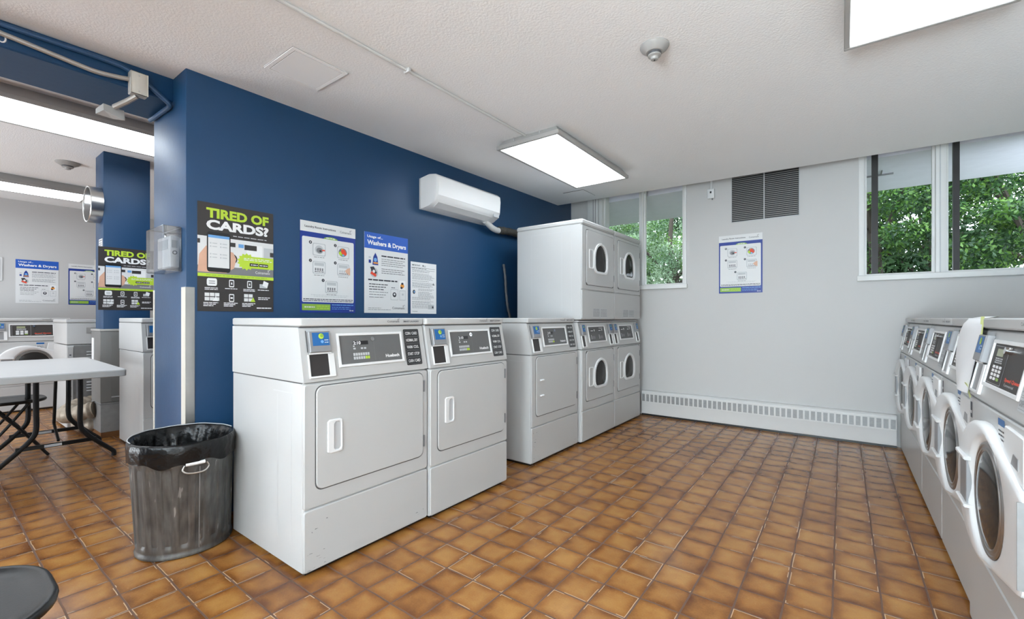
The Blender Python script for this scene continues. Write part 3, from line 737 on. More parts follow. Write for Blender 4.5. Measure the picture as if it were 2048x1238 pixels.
def poster_instructions(label, loc, rz, W=.395, H=.585):
    R = random.Random(9); b = MB(); fr = Frame((0, 0, 0), (W, 0, 0), (0, 0, H)); e = .0004; o = .0024
    b.box(0, W, -.002, 0, 0, H, 'navy')
    b.rect(fr, 0, .885, 1, 1, o, 'palegrey')
    b.text(fr, 'Laundry Room Instructions', .075, .925, .62, .955, o + e, 'ink', .02); logo(b, fr, .70, .925, .22, .026, o + e, 'ink')
    b.poly(fr, circle(.53, .828, .13, 24, .03), o + e, 'green'); b.lines(fr, .45, .61, .842, .006, o + 3 * e, 'white', R, .05)
    b.poly(fr, rrect(.03, .115, .965, .83, .02), o + 2 * e, 'palegrey')
    b.lines(fr, .44, .62, .838, .006, o + 3 * e, 'white', R, .05)
    pos = [(.32, .70), (.76, .70), (.32, .50), (.76, .50), (.54, .29)]
    for i, (x, y) in enumerate(pos):
        b.poly(fr, circle(x - .15, y + .072, .026, 14, .018), o + 3 * e, 'ink'); b.text(fr, str(i + 1), x - .157, y + .064, x - .143, y + .080, o + 4 * e, 'white')
        b.poly(fr, rrect(x - .115, y - .07, x + .115, y + .07, .02), o + 3 * e, 'ltgrey'); b.poly(fr, rrect(x - .10, y - .06, x + .10, y + .062, .02), o + 4 * e, 'palegrey')
        if i == 0:
            b.poly(fr, circle(x, y, .075, 18, .048), o + 5 * e, 'ltgrey'); b.poly(fr, circle(x + .005, y - .008, .055, 16, .03), o + 6 * e, 'midgrey'); b.poly(fr, circle(x + .02, y - .014, .02, 10, .012), o + 7 * e, 'ink')
            b.rect(fr, x + .05, y - .01, x + .10, y + .004, o + 7 * e, 'red')
        elif i == 1:
            b.poly(fr, circle(x - .01, y + .002, .08, 18, .05), o + 5 * e, 'midgrey')
            for dx, dy, rr, m in ((0, .01, .045, 'red'), (.035, -.01, .03, 'red'), (-.05, -.01, .035, 'lime'), (-.03, -.03, .02, 'green'), (.0, -.03, .02, 'sky'), (-.02, .035, .02, 'orange')):
                b.poly(fr, circle(x + dx, y + dy, rr, 10, rr * .66), o + (6 + dx * 5) * e, m)
        else:
            b.rect(fr, x - .085, y + .02, x + .085, y + .055, o + 5 * e, 'ltgrey')
            for c in range(4): b.rect(fr, x - .075 + c * .04, y - .035, x - .05 + c * .04, y - .005, o + 5 * e, 'midgrey' if i != 3 else 'ltgrey')
            b.lines(fr, x - .08, x + .09, y - .05, .008, o + 5 * e, 'ink', R, .03)
            if i == 3: b.poly(fr, [(x + .03, y - .01), (x + .08, y + .02), (x + .13, y + .03), (x + .13, y - .06), (x + .07, y - .04)], o + 7 * e, 'skin')
        b.lines(fr, x - .09, x + .09, y - .088, .006, o + 3 * e, 'midgrey', R, .04)
    for k in range(2): b.lines(fr, .18 + .05 * k, .86 - .04 * k, .195 - .016 * k, .005, o + 3 * e, 'ltgrey', R, .04)
    b.lines(fr, .05, .95, .145, .008, o + 3 * e, 'ink', R, .05, .15); b.lines(fr, .05, .95, .128, .007, o + 3 * e, 'ink', R, .05, .15)
    b.rect(fr, .03, .025, .52, .095, o + e, 'green'); b.lines(fr, .07, .25, .055, .012, o + 2 * e, 'palegrey', R, .03); b.lines(fr, .28, .5, .068, .008, o + 2 * e, 'lime', R, .05); b.lines(fr, .28, .5, .045, .008, o + 2 * e, 'lime', R, .05)
    b.lines(fr, .55, .96, .085, .010, o + e, 'sky', R, .05, .15)
    for k in range(2): b.lines(fr, .55, .9, .06 - .02 * k, .006, o + e, 'sky', R, .05)
    b.lines(fr, .88, .96, .022, .008, o + e, 'white', R, .04)
    ob = b.build('poster', recalc=False); ob.location = loc; ob.rotation_euler = (0, 0, rz)
    return tag(ob, label, 'poster', 'laundry room instruction posters')

def poster_usage(label, loc, rz, W=.395, H=.583):
    R = random.Random(12); b = MB(); fr = Frame((0, 0, 0), (W, 0, 0), (0, 0, H)); e = .0004; o = .0024
    b.box(0, W, -.002, 0, 0, H, 'palegrey')
    b.rect(fr, 0, .80, 1, 1, o, 'royal')
    b.text(fr, 'Usage of...', .06, .925, .40, .965, o + e, 'white', .03); b.text(fr, 'Washers & Dryers', .06, .83, .95, .905, o + e, 'white', .035)
    b.poly(fr, [(.17, .60), (.30, .60), (.28, .70), (.235, .755), (.19, .70)], o + e, 'navy'); b.poly(fr, circle(.235, .665, .035, 12, .025), o + 2 * e, 'sky'); b.rect(fr, .19, .615, .29, .635, o + 3 * e, 'orange')
    b.rect(fr, .09, .62, .14, .66, o + e, 'navy'); b.rect(fr, .09, .68, .14, .70, o + e, 'ltgrey')
    b.poly(fr, circle(.21, .505, .085, 18, .062), o + e, 'ltgrey'); b.poly(fr, [(.12, .57), (.2, .58), (.27, .50), (.18, .47)], o + 2 * e, 'ink'); b.poly(fr, [(.12, .49), (.24, .45), (.26, .48), (.16, .52)], o + 3 * e, 'red'); b.poly(fr, circle(.20, .52, .03, 10, .02), o + 4 * e, 'palegrey')
    b.lines(fr, .37, .93, .715, .016, o + e, 'ink', R, .12, .12)
    for k in range(4): b.lines(fr, .37, .93 - .06 * (k % 2), .68 - .026 * k, .008, o + e, 'midgrey', R, .06, .15)
    for k in range(3): b.lines(fr, .37, .92 - .06 * (k % 2), .555 - .026 * k, .009, o + e, 'midgrey', R, .06, .15)
    b.lines(fr, .08, .74, .405, .017, o + e, 'ink', R, .12, .12)
    for k in range(6): b.lines(fr, .10, .52 - .05 * (k % 3), .355 - .032 * k, .010 if k < 3 else .007, o + e, 'ink' if k < 3 else 'midgrey', R, .07, .15)
    b.poly(fr, rrect(.58, .17, .76, .31, .01), o + e, 'ltgrey'); b.poly(fr, rrect(.588, .177, .752, .303, .01), o + 2 * e, 'palegrey'); b.poly(fr, circle(.67, .24, .045, 16, .032), o + 3 * e, 'ink'); b.poly(fr, circle(.67, .245, .02, 10, .014), o + 4 * e, 'palegrey')
    b.poly(fr, rrect(.79, .17, .94, .30, .01), o + e, 'ltgrey'); b.poly(fr, rrect(.798, .177, .932, .293, .01), o + 2 * e, 'palegrey'); b.rect(fr, .85, .235, .89, .26, o + 3 * e, 'ltgrey')
    b.poly(fr, rrect(.79, .31, .94, .43, .01), o + e, 'white'); b.poly(fr, circle(.86, .36, .05, 10, .03), o + 2 * e, 'orange'); b.poly(fr, circle(.86, .39, .03, 10, .015), o + 3 * e, 'ink'); b.poly(fr, circle(.84, .335, .03, 10, .015), o + 3 * e, 'ink')
    b.lines(fr, .60, .68, .325, .008, o + e, 'ink', R, .04)
    logo(b, fr, .62, .052, .30, .030, o + e, 'ink')
    b.lines(fr, .08, .36, .06, .005, o + e, 'midgrey', R, .05); b.lines(fr, .08, .58, .04, .005, o + e, 'midgrey', R, .05)
    ob = b.build('poster', recalc=False); ob.location = loc; ob.rotation_euler = (0, 0, rz)
    return tag(ob, label, 'poster', 'usage posters')

def poster_notice(label, loc, rz, W=.275, H=.413):
    R = random.Random(15); b = MB(); fr = Frame((0, 0, 0), (W, 0, 0), (0, 0, H)); e = .0004; o = .0014
    b.box(0, W, -.001, 0, 0, H, 'paper')
    b.text(fr, 'IMPORTANT', .05, .925, .36, .952, o, 'ink', .02)
    b.poly(fr, circle(.47, .94, .03, 12, .02), o, 'midgrey'); b.poly(fr, circle(.54, .93, .03, 12, .02), o, 'ltgrey')
    b.rect(fr, .03, .89, .95, .897, o, 'midgrey'); b.lines(fr, .03, .6, .875, .008, o, 'ink', R, .1)
    y = .85
    while y > .10:
        x0 = .28 if .33 < y < .50 else .05
        b.lines(fr, x0, .94 - R.random() * .25, y, .007, o, 'midgrey', R, .07, .18); y -= .021 if R.random() > .25 else .036
    b.poly(fr, circle(.12, .42, .05, 14, .04), o + e, 'ink'); b.poly(fr, circle(.13, .42, .025, 10, .02), o + 2 * e, 'sky'); b.poly(fr, [(.83, .57), (.93, .57), (.88, .62)], o + e, 'midgrey')
    b.rect(fr, .66, .09, .90, .18, o + e, 'ltgrey'); b.rect(fr, .82, .11, .88, .15, o + 2 * e, 'ink')
    b.text(fr, 'Coinamatic', .06, .035, .26, .055, o, 'ink')
    ob = b.build('poster', recalc=False); ob.location = loc; ob.rotation_euler = (0, 0, rz)
    return tag(ob, label, 'poster')

RZ = PI / 2      # faces +X
px_ = WX + .001
poster_cards('dark poster reading TIRED OF CARDS? with a phone, on the blue wall beside the corner', (px_, .892, 1.122), RZ)
poster_instructions('blue-bordered laundry room instructions poster on the blue wall, above the nearest dryer', (px_, 1.446, 1.12), RZ)
poster_usage('usage of washers and dryers poster with blue header on the blue laundry room wall', (px_, 1.914, 1.122), RZ)
poster_notice('smallest white notice sheet on the blue wall, right of the three larger posters', (px_, 2.339, 1.12), RZ)
poster_instructions('blue-bordered instructions poster alone on the grey far wall, below the vent grille', (-1.02, WY - .001, 1.335), 0, .393, .585)
poster_cards('dark TIRED OF CARDS? poster on the blue column in the next room', (-5.374, .985, 1.158), RZ, .40, .575)
poster_usage('usage poster with blue header on the grey wall of the next room', (-8.499, .77, 1.279), RZ, .39, .562)
poster_instructions('instructions poster half hidden behind the blue column in the next room', (-8.499, 1.255, 1.27), RZ, .39, .56)
b = MB(); fr = Frame((0, 0, 0), (.17, 0, 0), (0, 0, .64)); b.box(0, .17, -.0015, 0, 0, .64, 'palegrey'); R = random.Random(2)
for k in range(4):
    b.rect(fr, .1, .04 + k * .25, .9, .05 + k * .25, .002, 'ink'); b.rect(fr, .1, .22 + k * .25, .9, .23 + k * .25, .002, 'ink')
    for q in range(5): b.lines(fr, .15, .85, .075 + k * .25 + q * .027, .014, .002, 'midgrey', R, .2)
o = b.build('notice_strip', recalc=False); o.location = (-5.655 + .13, 1.019, 1.17); o.scale = (.75, 1, 1); tag(o, 'narrow strip of paper notices on the narrow side of the next room column', 'notice')
b = MB(); b.box(0, .012, 0, .13, 0, .53, 'beige', .003, .003); o = b.build('beige_panel'); o.location = (-8.499, 1.52, 1.38); tag(o, 'tall narrow beige strip on the next room wall beside the blue column', 'panel')
b = MB(); b.box(0, .01, 0, .16, 0, .30, 'plastic', .003, .003); b.box(.01, .012, .02, .14, .03, .27, 'ltgrey'); o = b.build('wall_frame'); o.location = (-8.499, .50, 1.55); tag(o, 'small white framed notice cut by the left edge on the next room wall', 'notice')

# ------------------------------------------------------------------ laundry machines (local: front faces -Y, +X to the viewer's right)
def lean_frame(): # control console leans back a little
    v = Vector((0, .20, 1)).normalized()
    return Frame((0, 0, .82), (1, 0, 0), (0, v.y, v.z))
LF = lean_frame()
def zl(z): return (z - .82) / LF.v.z

def cabinet(t, w, d, zt, feet=True):
    h = w / 2
    b = MB(); b.box(-h, h, .010, d, .018, zt, 'enamel', .005, .012, 3)
    # pressed creases on both sides
    for sx in (-1, 1):
        x = sx * (h + .0004)
        for y in (.10, .22, .60):
            b.add([(x, y, .12), (x, y + .004, .12), (x, y + .004, zt - .06), (x, y, zt - .06)], [(0, 1, 2, 3)], 'crease')
        b.add([(x, .08, zt - .05), (x, .26, zt - .05), (x, .26, zt - .045), (x, .08, zt - .045)], [(0, 1, 2, 3)], 'crease')
    b.build('cabinet', t)
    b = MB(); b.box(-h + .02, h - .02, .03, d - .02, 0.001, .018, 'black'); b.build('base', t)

def front(t, w, z0, z1, name='front_panel'):
    h = w / 2
    b = MB(); b.plate(FRONT, rrect(-h, z0, h, z1, .012, 3), -.012, 0, 'enamel', .004); return b.build(name, t)

def console(t, w, d, z0=.812, z1=1.045, zt=1.085, panel='panel', kind='dryer', two=False):
    h = w / 2
    v0, v1 = zl(z0 + .002), zl(z1)
    # console shell: side profile extruded across the width
    y1 = LF.p(0, v1)[1]
    ly = lambda z: LF.p(0, zl(z))[1] + .0004
    b = MB(); prof = [(ly(z0 + .003) + .002, z0 + .003), (ly(z0 + .010), z0 + .010), (ly(z1 - .006), z1 - .006), (y1 + .006, z1), (d, z1), (d, z0 + .003)]
    r = .006
    b.loft([[(-h + .000 + (r if k == 0 else 0), y, z) for y, z in prof] if k == 0 else [(-h, y, z) for y, z in prof] for k in (0, 1)][1:] + [[(h, y, z) for y, z in prof]], 'enamel'); b.build('console', t)
    b = MB(); b.box(-h + .002, h - .002, .02, d - .005, z0 - .003, z0 + .004, 'gap'); b.build('seam', t)
    b = MB(); b.box(-h - .002, h + .002, y1 - .012, d + .002, z1 + .004, zt, 'enamel', .005, .012, 3); b.build('lid', t)
    b = MB(); b.box(-h + .004, h - .004, y1 + .002, d - .004, z1 - .001, z1 + .006, 'gap'); b.build('lid_seam', t)
    # wide control panel
    px0, px1, pz0, pz1 = (-.162, .180, .876, 1.003)
    if two: px0, px1 = -.165, .165
    a0, a1 = zl(pz0), zl(pz1); W_, H_ = px1 - px0, a1 - a0
    b = MB(); b.ring(LF, [(px0 - .012, a0 - .012), (px1 + .012, a0 - .012), (px1 + .012, a1 + .012), (px0 - .012, a1 + .012)],
                     [(px0, a0), (px1, a0), (px1, a1), (px0, a1)], 0, .007, 'plastic', None, bev=.002)
    P = lambda u: px0 + u * W_; Q = lambda v: a0 + v * H_; e = .0006; o = .0028
    b.rect(LF, px0, a0, px1, a1, .0022, panel)
    if kind == 'dryer' and not two:
        b.rect(LF, P(.20), Q(.66), P(.44), Q(.80), o, 'black'); b.text(LF, '2:10', P(.205), Q(.67), P(.32), Q(.79), o + e, 'white', .03)
        b.poly(LF, circle(P(.52), Q(.86), .011, 14), o + 2 * e, 'chrome'); b.poly(LF, circle(P(.525), Q(.86), .006, 12), o + 3 * e, 'midgrey')
        b.rect(LF, P(.20), Q(.60), P(.22), Q(.635), o, 'white')
        for u in (.2, .315, .365): b.rect(LF, P(u), Q(.50), P(u + .035), Q(.56), o, 'ltgrey')
        b.rect(LF, P(.53), Q(.05), P(.532), Q(.80), o, 'midgrey')
        for r_ in range(2):
            for c_ in range(7):
                b.rect(LF, P(.19 + c_ * .037), Q(.14 + r_ * .13), P(.22 + c_ * .037), Q(.24 + r_ * .13), o, 'lime' if (r_ == 0 and c_ > 4) else 'ltgrey')
        b.text(LF, 'Huebsch', P(.71), Q(.13), P(.95), Q(.25), o, 'white', .03)
    elif two:
        for u in (.12, .60):
            b.rect(LF, P(u), Q(.66), P(u + .17), Q(.82), o, 'black'); b.lines(LF, P(u + .01), P(u + .14), Q(.70), .008, o + e, 'white', random.Random(1), .02)
            b.poly(LF, circle(P(u + .22), Q(.76), .010, 12), o + 2 * e, 'chrome')
            b.rect(LF, P(u + .0), Q(.14), P(u + .015), Q(.45), o, 'white')
            for q in range(4): b.rect(LF, P(u + .04 + q * .05), Q(.16), P(u + .075 + q * .05), Q(.36), o, 'midgrey')
        b.text(LF, 'Huebsch', P(.66), Q(.87), P(.90), Q(.94), o, 'white', .03)
    else:      # washer panel with keypad
        b.poly(LF, rrect(P(.03), Q(.03), P(.47), Q(.95), .004), o, 'ltgrey'); b.poly(LF, rrect(P(.035), Q(.04), P(.465), Q(.94), .004), o + e, 'dpanel')
        b.rect(LF, P(.14), Q(.70), P(.34), Q(.88), o + 2 * e, 'lcd')
        for q in range(3): b.lines(LF, P(.14), P(.36), Q(.53 + q * .05), .004, o + 2 * e, 'ltgrey', random.Random(q), .012)
        for r_ in range(4):
            for c_ in range(3):
                b.poly(LF, rrect(P(.12 + c_ * .10), Q(.12 + r_ * .095), P(.20 + c_ * .10), Q(.19 + r_ * .095), .003, 2), o + 2 * e, 'green' if (r_ == 0 and c_ == 2) else 'white')
        b.text(LF, 'Speed Queen', P(.55), Q(.16), P(.95), Q(.27), o, 'red', .04, .2); b.text(LF, 'Commercial', P(.57), Q(.08), P(.83), Q(.14), o, 'ltgrey', .01)
    b.build('control_panel', t, recalc=False)
    if kind == 'washer':
        b = MB(); c = Vector(LF.p(P(.54), Q(.87), 0)); b.tube([c - LF.n * -.002, c + LF.n * .018], .011, 'chrome', 16); b.build('lock', t)
    # payment module: grey hood with blue label, dark tray below
    def pay(x0, x1, narrow=False):
        b = MB(); z0_, z1_, z2_ = zl(.830), zl(.935), zl(1.024)
        b.plate(LF, [(x0, z1_), (x1, z1_), (x1, z2_), (x0, z2_)], 0, .022, 'boxgrey', .004)
        b.rect(LF, x0 - .004, z1_ + .004, x0, z2_ + .006, .003, 'gap'); b.rect(LF, x0, z2_, x1, z2_ + .010, .003, 'ltgrey'); b.rect(LF, x0 - .002, z1_ - .006, x1 + .002, z1_, .012, 'white')
        pm = b.build('payment_box', t, recalc=True)
        s0, s1 = x0 + (x1 - x0) * .14, x0 + (x1 - x0) * .92
        b = MB(); b.rect(LF, s0, z1_ + .028, s1, z2_ - .006, .0226, 'blue')
        w_ = s1 - s0; b.poly(LF, circle(s0 + w_ * .52, z2_ - .022, w_ * .16, 12), .0232, 'lime'); b.poly(LF, circle(s0 + w_ * .56, z2_ - .02, w_ * .10, 10), .0236, 'green')
        b.poly(LF, circle(s0 + w_ * .56, z1_ + .045, w_ * .09, 10), .0232, 'sky')
        b.lines(LF, s0 + w_ * .70, s1 - w_ * .05, z1_ + .050, .003, .0232, 'white', random.Random(3), .008); b.lines(LF, s0 + w_ * .70, s1 - w_ * .05, z1_ + .040, .003, .0232, 'white', random.Random(3), .008)
        b.build('payment_label', pm, recalc=False)
        b = MB(); b.ring(LF, [(x0 - .004, z0_), (x1 + .016, z0_), (x1 + .016, z1_ - .006), (x0 - .004, z1_ - .006)],
                         [(x0 + .001, z0_ + .008), (x1 - .010, z0_ + .008), (x1 - .010, z1_ - .0065), (x0 + .001, z1_ - .0065)], 0, .008, 'plastic', None, bev=.001)
        b.rect(LF, x0 + .001, z0_ + .008, x1 - .010, z1_ - .0065, .003, 'cup' if kind != 'washer' else 'boxgrey')
        b.build('coin_tray', t, recalc=False)
    if two: pay(-h + .022, -h + .085); pay(h - .085, h - .022)
    else: pay(-h + .030, -h + .128)
    # label with five rows
    if not two:
        x0, x1 = (h - .134, h - .032); z0_, z1_ = zl(.842), zl(1.026)
        b = MB(); dk = 'black' if kind == 'dryer' else 'ltgrey'; tx = 'palegrey' if kind == 'dryer' else 'midgrey'
        b.poly(LF, rrect(x0, z0_, x1, z1_, .006, 2), .0022, dk)
        for k in range(5):
            y0 = z0_ + .006 + k * (z1_ - z0_ - .008) / 5; y1_ = y0 + (z1_ - z0_ - .008) / 5 - .004
            b.poly(LF, rrect(x0 + .005, y0, x1 - .005, y1_, .003, 2), .0026, 'midgrey'); b.poly(LF, rrect(x0 + .0062, y0 + .0012, x1 - .0062, y1_ - .0012, .003, 2), .0030, dk)
            b.text(LF, ('CASH / CARD', 'START / STOP', 'WARM / COOL', 'NORMAL DRY', 'COIN / CARD')[k], x0 + .012, y0 + .008, x1 - .012, y1_ - .008, .0034, tx, .02)
        b.build('instruction_label', t, recalc=False)
        fr = Frame((0, y1 - .012, z1 + .004), (1, 0, 0), (0, 0, 1))
        b = MB(); logo(b, fr, h - .235, .014, .075, .010, .0006, 'ink'); b.text(fr, 'SMART LAUNDRY', h - .135, .014, h - .03, .022, .0006, 'ink', .02); b.build('lettering', t, recalc=False)

def hinges(t, x, zs):
    for z in zs:
        b = MB(); b.box(x - .003, x + .004, -.008, 0.0, z - .03, z + .03, 'midgrey', .001, .001); b.build('hinge', t)

def dryer_single(label, X, Y, rz, w=.68, tabs=False, scuffs=0, group='single dryers along the blue wall'):
    t = thing('dryer', label, 'dryer', (X, Y, 0), rz, group); h = w / 2
    cabinet(t, w, .69, .812); front(t, w, .285, .806); front(t, w, .022, .279, 'kick_panel'); console(t, w, .69)
    if scuffs:
        R = random.Random(scuffs); b = MB()
        for q in range(16):
            x, z = (-h + .012 + R.random() ** 2 * .09, .03 + R.random() * .22) if q < 12 else (h - .10 + R.random() * .09, .03 + R.random() * .05)
            l_, k = R.uniform(.004, .018), R.uniform(.0006, .0022)
            b.poly(FRONT, [(x, z), (x + l_, z + R.uniform(-.003, .003)), (x + l_ * .9, z + k), (x + l_ * .2, z + k * 1.4)], .0006, 'midgrey' if q % 3 else 'ink')
        b.build('scuff_marks', t, recalc=False)
    x0, x1, z0, z1 = -h + .052, h - .034, .358, .795
    b = MB(); b.plate(FRONT, rrect(x0 - .004, z0 - .005, x1 + .004, z1 + .004, .034, 5), 0, .0016, 'gap', .0008)
    b.plate(FRONT, rrect(x0, z0, x1, z1, .032, 5), 0.0008, .007, 'enamel', .003); dr = b.build('door', t)
    hinges(t, x1 + .006, (.725, .435))
    b = MB()
    if tabs:
        for z in (.615, .50): b.box(x0 + .045, x0 + .095, -.018, -.005, z, z + .012, 'white', .003, .003)
    else:
        b.ring(FRONT, rrect(x0 + .048, .500, x0 + .118, .645, .008, 3), rrect(x0 + .078, .512, x0 + .112, .633, .008, 3), .005, .014, 'plastic', (x0 + .095, .572), 40, .006)
        b.rect(FRONT, x0 + .078, .512, x0 + .112, .633, .0072, 'ltgrey')
    b.build('handle', dr)
    return t

def arch(cx, z0, z1, w, r=.04, n=10):
    """D outline: round top, flatter bottom with rounded corners"""
    h = w / 2; p = [(cx + h * math.cos(a), z1 - h + h * math.sin(a)) for a in [PI * i / n for i in range(n + 1)]]
    for k in range(5):
        a = PI + PI / 2 * k / 4; p.append((cx - h + r + r * math.cos(a), z0 + r + r * math.sin(a)))
    for k in range(5):
        a = 1.5 * PI + PI / 2 * k / 4; p.append((cx + h - r + r * math.cos(a), z0 + r + r * math.sin(a)))
    return p

def window_door(t, h, z0, z1, wz0, wz1, bright=False):
    x0, x1 = -h + .07, h - .03; cx = .015
    wo = arch(cx, wz0 - .022, wz1 + .022, .292, .065); wi = arch(cx, wz0, wz1, .240, .05)
    c = (cx, (wz0 + wz1) / 2)
    b = MB(); b.plate(FRONT, rrect(x0 - .004, z0 - .004, x1 + .004, z1 + .004, .022, 4), 0, .0016, 'gap', .0008)
    b.ring(FRONT, rrect(x0, z0, x1, z1, .02, 4), wi, .0008, .007, 'enamel', c, 64, .0016); dr = b.build('door', t)
    b = MB(); b.ring(FRONT, wo, wi, .006, .018, 'plastic', c, 48, .0018); b.build('window_ring', dr)
    b = MB(); L = polar(wi, c, 48); L2 = inset(L, .03)
    b.loft([[FRONT.p(a, q, .0025) for a, q in L], [FRONT.p(a, q, .009) for a, q in L2]], 'darkglass', False, True); b.build('door_glass', dr)
    zc = (wz0 + wz1) / 2 - .02
    b = MB(); b.ring(FRONT, rrect(cx - .235, zc - .085, cx - .150, zc + .085, .008, 3), rrect(cx - .226, zc - .076, cx - .160, zc + .076, .006, 3), .006, .013, 'plastic', (cx - .192, zc), 40, .007)
    b.rect(FRONT, cx - .226, zc - .076, cx - .160, zc + .076, .0075, 'enamel'); b.build('handle', dr)
    hinges(t, x1 + .006, (z0 + .09, z1 - .09))

def dryer_stack(label, X, Y, rz, w=.675):
    t = thing('stacked_dryer', label, 'dryer', (X, Y, 0), rz, 'stacked dryers at the end of the blue wall'); h = w / 2
    cabinet(t, w, .69, .812); front(t, w, .285, .806); front(t, w, .022, .279, 'kick_panel')
    console(t, w, .69, .812, 1.045, 1.062, two=True)
    window_door(t, h, .36, .795, .475, .70)
    b = MB(); b.box(-h, h, .010, .69, 1.07, 1.895, 'enamel', .005, .012, 3)
    for y in (.10, .20, .52):
        x = -h - .0004; b.add([(x, y, 1.14), (x, y + .004, 1.14), (x, y + .004, 1.84), (x, y, 1.84)], [(0, 1, 2, 3)], 'crease')
    x = -h - .0004; b.add([(x, .10, 1.84), (x, .52, 1.84), (x, .52, 1.844), (x, .10, 1.844)], [(0, 1, 2, 3)], 'crease')
    b.build('upper_cabinet', t)
    front(t, w, 1.075, 1.326, 'upper_kick_panel'); front(t, w, 1.332, 1.885, 'upper_front_panel')
    window_door(t, h, 1.375, 1.855, 1.505, 1.745)
    b = MB(); b.box(-h - .003, h + .003, -.006, .695, 1.892, 1.938, 'enamel', .012, .018, 3); b.build('lid', t)
    fr = Frame((0, 0, 0), (1, 0, 0), (0, 0, 1))
    b = MB(); b.rect(fr, -h + .20, 1.095, -h + .50, 1.172, .0008, 'ltgrey'); R = random.Random(5)
    for q in range(6):
        b.lines(fr, -h + .207, -h + .335, 1.100 + q * .012, .005, .0014, 'midgrey', R, .02); b.lines(fr, -h + .36, -h + .49, 1.100 + q * .012, .004, .0014, 'midgrey', R, .02)
    b.build('rating_label', t, recalc=False)
    return t

dryer_single('nearest white dryer beside the trash can, with grey control panel and solid door', -1.785, 1.299, RZ, scuffs=5)
dryer_single('second white dryer from the trash can, touching the nearest one on its right', -1.770, 1.985, RZ, .675)
dryer_single('white dryer with two small door tabs, standing apart between the pair and the stacks', -1.812, 3.025, RZ, .70, tabs=True, scuffs=8)
dryer_stack('stacked double dryer with its tall side showing, left of the two stacks', -1.785, 3.735, RZ, .665)
dryer_stack('stacked double dryer nearest the far wall and the baseboard heater', -1.785, 4.412, RZ, .672)

def washer(label, X, Y, rz, w=.66, group='front-load washers along the right wall'):
    t = thing('washing_machine', label, 'washing machine', (X, Y, 0), rz, group); h = w / 2
    cabinet(t, w, .72, .812)
    front(t, w, .30, .806); front(t, w, .022, .296, 'kick_panel')
    console(t, w, .72, panel='dpanel', kind='washer')
    # door: round on the handle side, drawn out to a straight hinge edge
    cx, cz = -.045, .552
    out = [(cx + .24 * math.cos(a), cz + .212 * math.sin(a)) for a in [math.radians(d) for d in range(72, 289, 8)]]
    out += [(h - .025, .395), (h - .012, .405), (h - .010, .42), (h - .010, .635), (h - .016, .648)]
    oc = (.015, .545)
    N_ = 96; O = polar(out, oc, N_)
    I = polar(circle(.020, .545, .178, 48, .182), oc, N_); G = polar(circle(.020, .545, .158, N_, .165), oc, N_)
    b = MB()
    sl = lambda a, o: o + .007 - .020 * (a + .28) / .6 * (o / .03)      # the handle side stands out further than the hinge side
    b.loft([[FRONT.p(a, q, 0) for a, q in inset(O, .003)], [FRONT.p(a, q, .006) for a, q in O], [FRONT.p(a, q, sl(a, .022)) for a, q in O], [FRONT.p(a, q, sl(a, .029)) for a, q in inset(O, .005)], [FRONT.p(a, q, sl(a, .032)) for a, q in inset(O, .014)],
            [FRONT.p(a, q, sl(a, .031)) for a, q in inset(I, -.010)], [FRONT.p(a, q, sl(a, .029)) for a, q in inset(I, -.002)], [FRONT.p(a, q, sl(a, .024)) for a, q in inset(I, .004)], [FRONT.p(a, q, .015) for a, q in inset(G, -.003)]], 'plastic', False, False)
    dr = b.build('door', t, sharp=50)
    b = MB(); zs = [(.017, -.004), (.021, 0), (.021, .005), (.018, .008), (.018, .013), (.022, .016), (.022, .021), (.019, .025)]
    b.loft([[FRONT.p(a, q, o) for a, q in inset(G, i)] for o, i in zs], 'drum', False, False); b.build('door_rim', dr)
    b = MB(); b.loft([[FRONT.p(a, q, .019) for a, q in inset(G, .024)], [FRONT.p(a, q, .022) for a, q in inset(G, .035)], [FRONT.p(a, q, .026) for a, q in inset(G, .06)], [FRONT.p(a, q, .029) for a, q in inset(G, .10)]], 'darkglass', False, True); b.build('door_glass', dr, sharp=60)
    # pull recess with bracket lips on the left of the ring
    b = MB(); fr = Frame((0, 0, 0), (1, 0, 0), (0, 0, 1))
    b.plate(fr, [(-.240, .478), (-.150, .474), (-.150, .620), (-.240, .616)], .024, .0375, 'boxgrey', .002)
    for z in (.618, .462): b.plate(fr, [(-.266, z), (-.140, z - .002), (-.135, z + .010), (-.266, z + .014)], .024, .046, 'plastic', .004)
    b.build('handle', dr)
    b = MB(); b.box(h - .0095, h - .0065, -.024, -.003, .42, .635, 'galv'); b.build('hinge', t)
    # soap drawer and stickers
    b = MB(); b.plate(fr, [(.12, .69), (.30, .66), (.30, .785), (.14, .79)], 0, .008, 'plastic', .003)
    b.plate(fr, [(.20, .700), (.26, .694), (.26, .726), (.22, .730)], .007, .0095, 'boxgrey', .001); b.build('soap_drawer', t)
    b = MB(); b.rect(fr, .04, .715, .105, .795, .0006, 'palegrey'); b.rect(fr, .04, .775, .105, .795, .0010, 'blue')
    for q in range(4): b.lines(fr, .045, .10, .722 + q * .012, .005, .0012, 'ink', random.Random(q), .012)
    b.build('sticker', t, recalc=False); b = MB()
    b.rect(fr, -h + .02, .735, -h + .045, .79, .0006, 'ink'); b.lines(fr, -h + .023, -h + .042, .75, .01, .0010, 'white', random.Random(3), .008)
    b.build('sticker', t, recalc=False)
    return t
LZ = -PI / 2
washer('white front-load washer nearest the camera on the right, door ring cut by the frame edge', .365, 1.93, LZ)
washer('front-load washer on the right with a taped white sheet covering its control panel', .380, 2.60, LZ)
washer('middle front-load washer of the right row, just beyond the one with the taped sheet', .380, 3.265, LZ)
washer('fourth front-load washer from the camera in the right row, second from the far wall', .380, 3.932, LZ)
washer('farthest front-load washer of the right row, beside the baseboard heater end', .382, 4.570, LZ, .60)

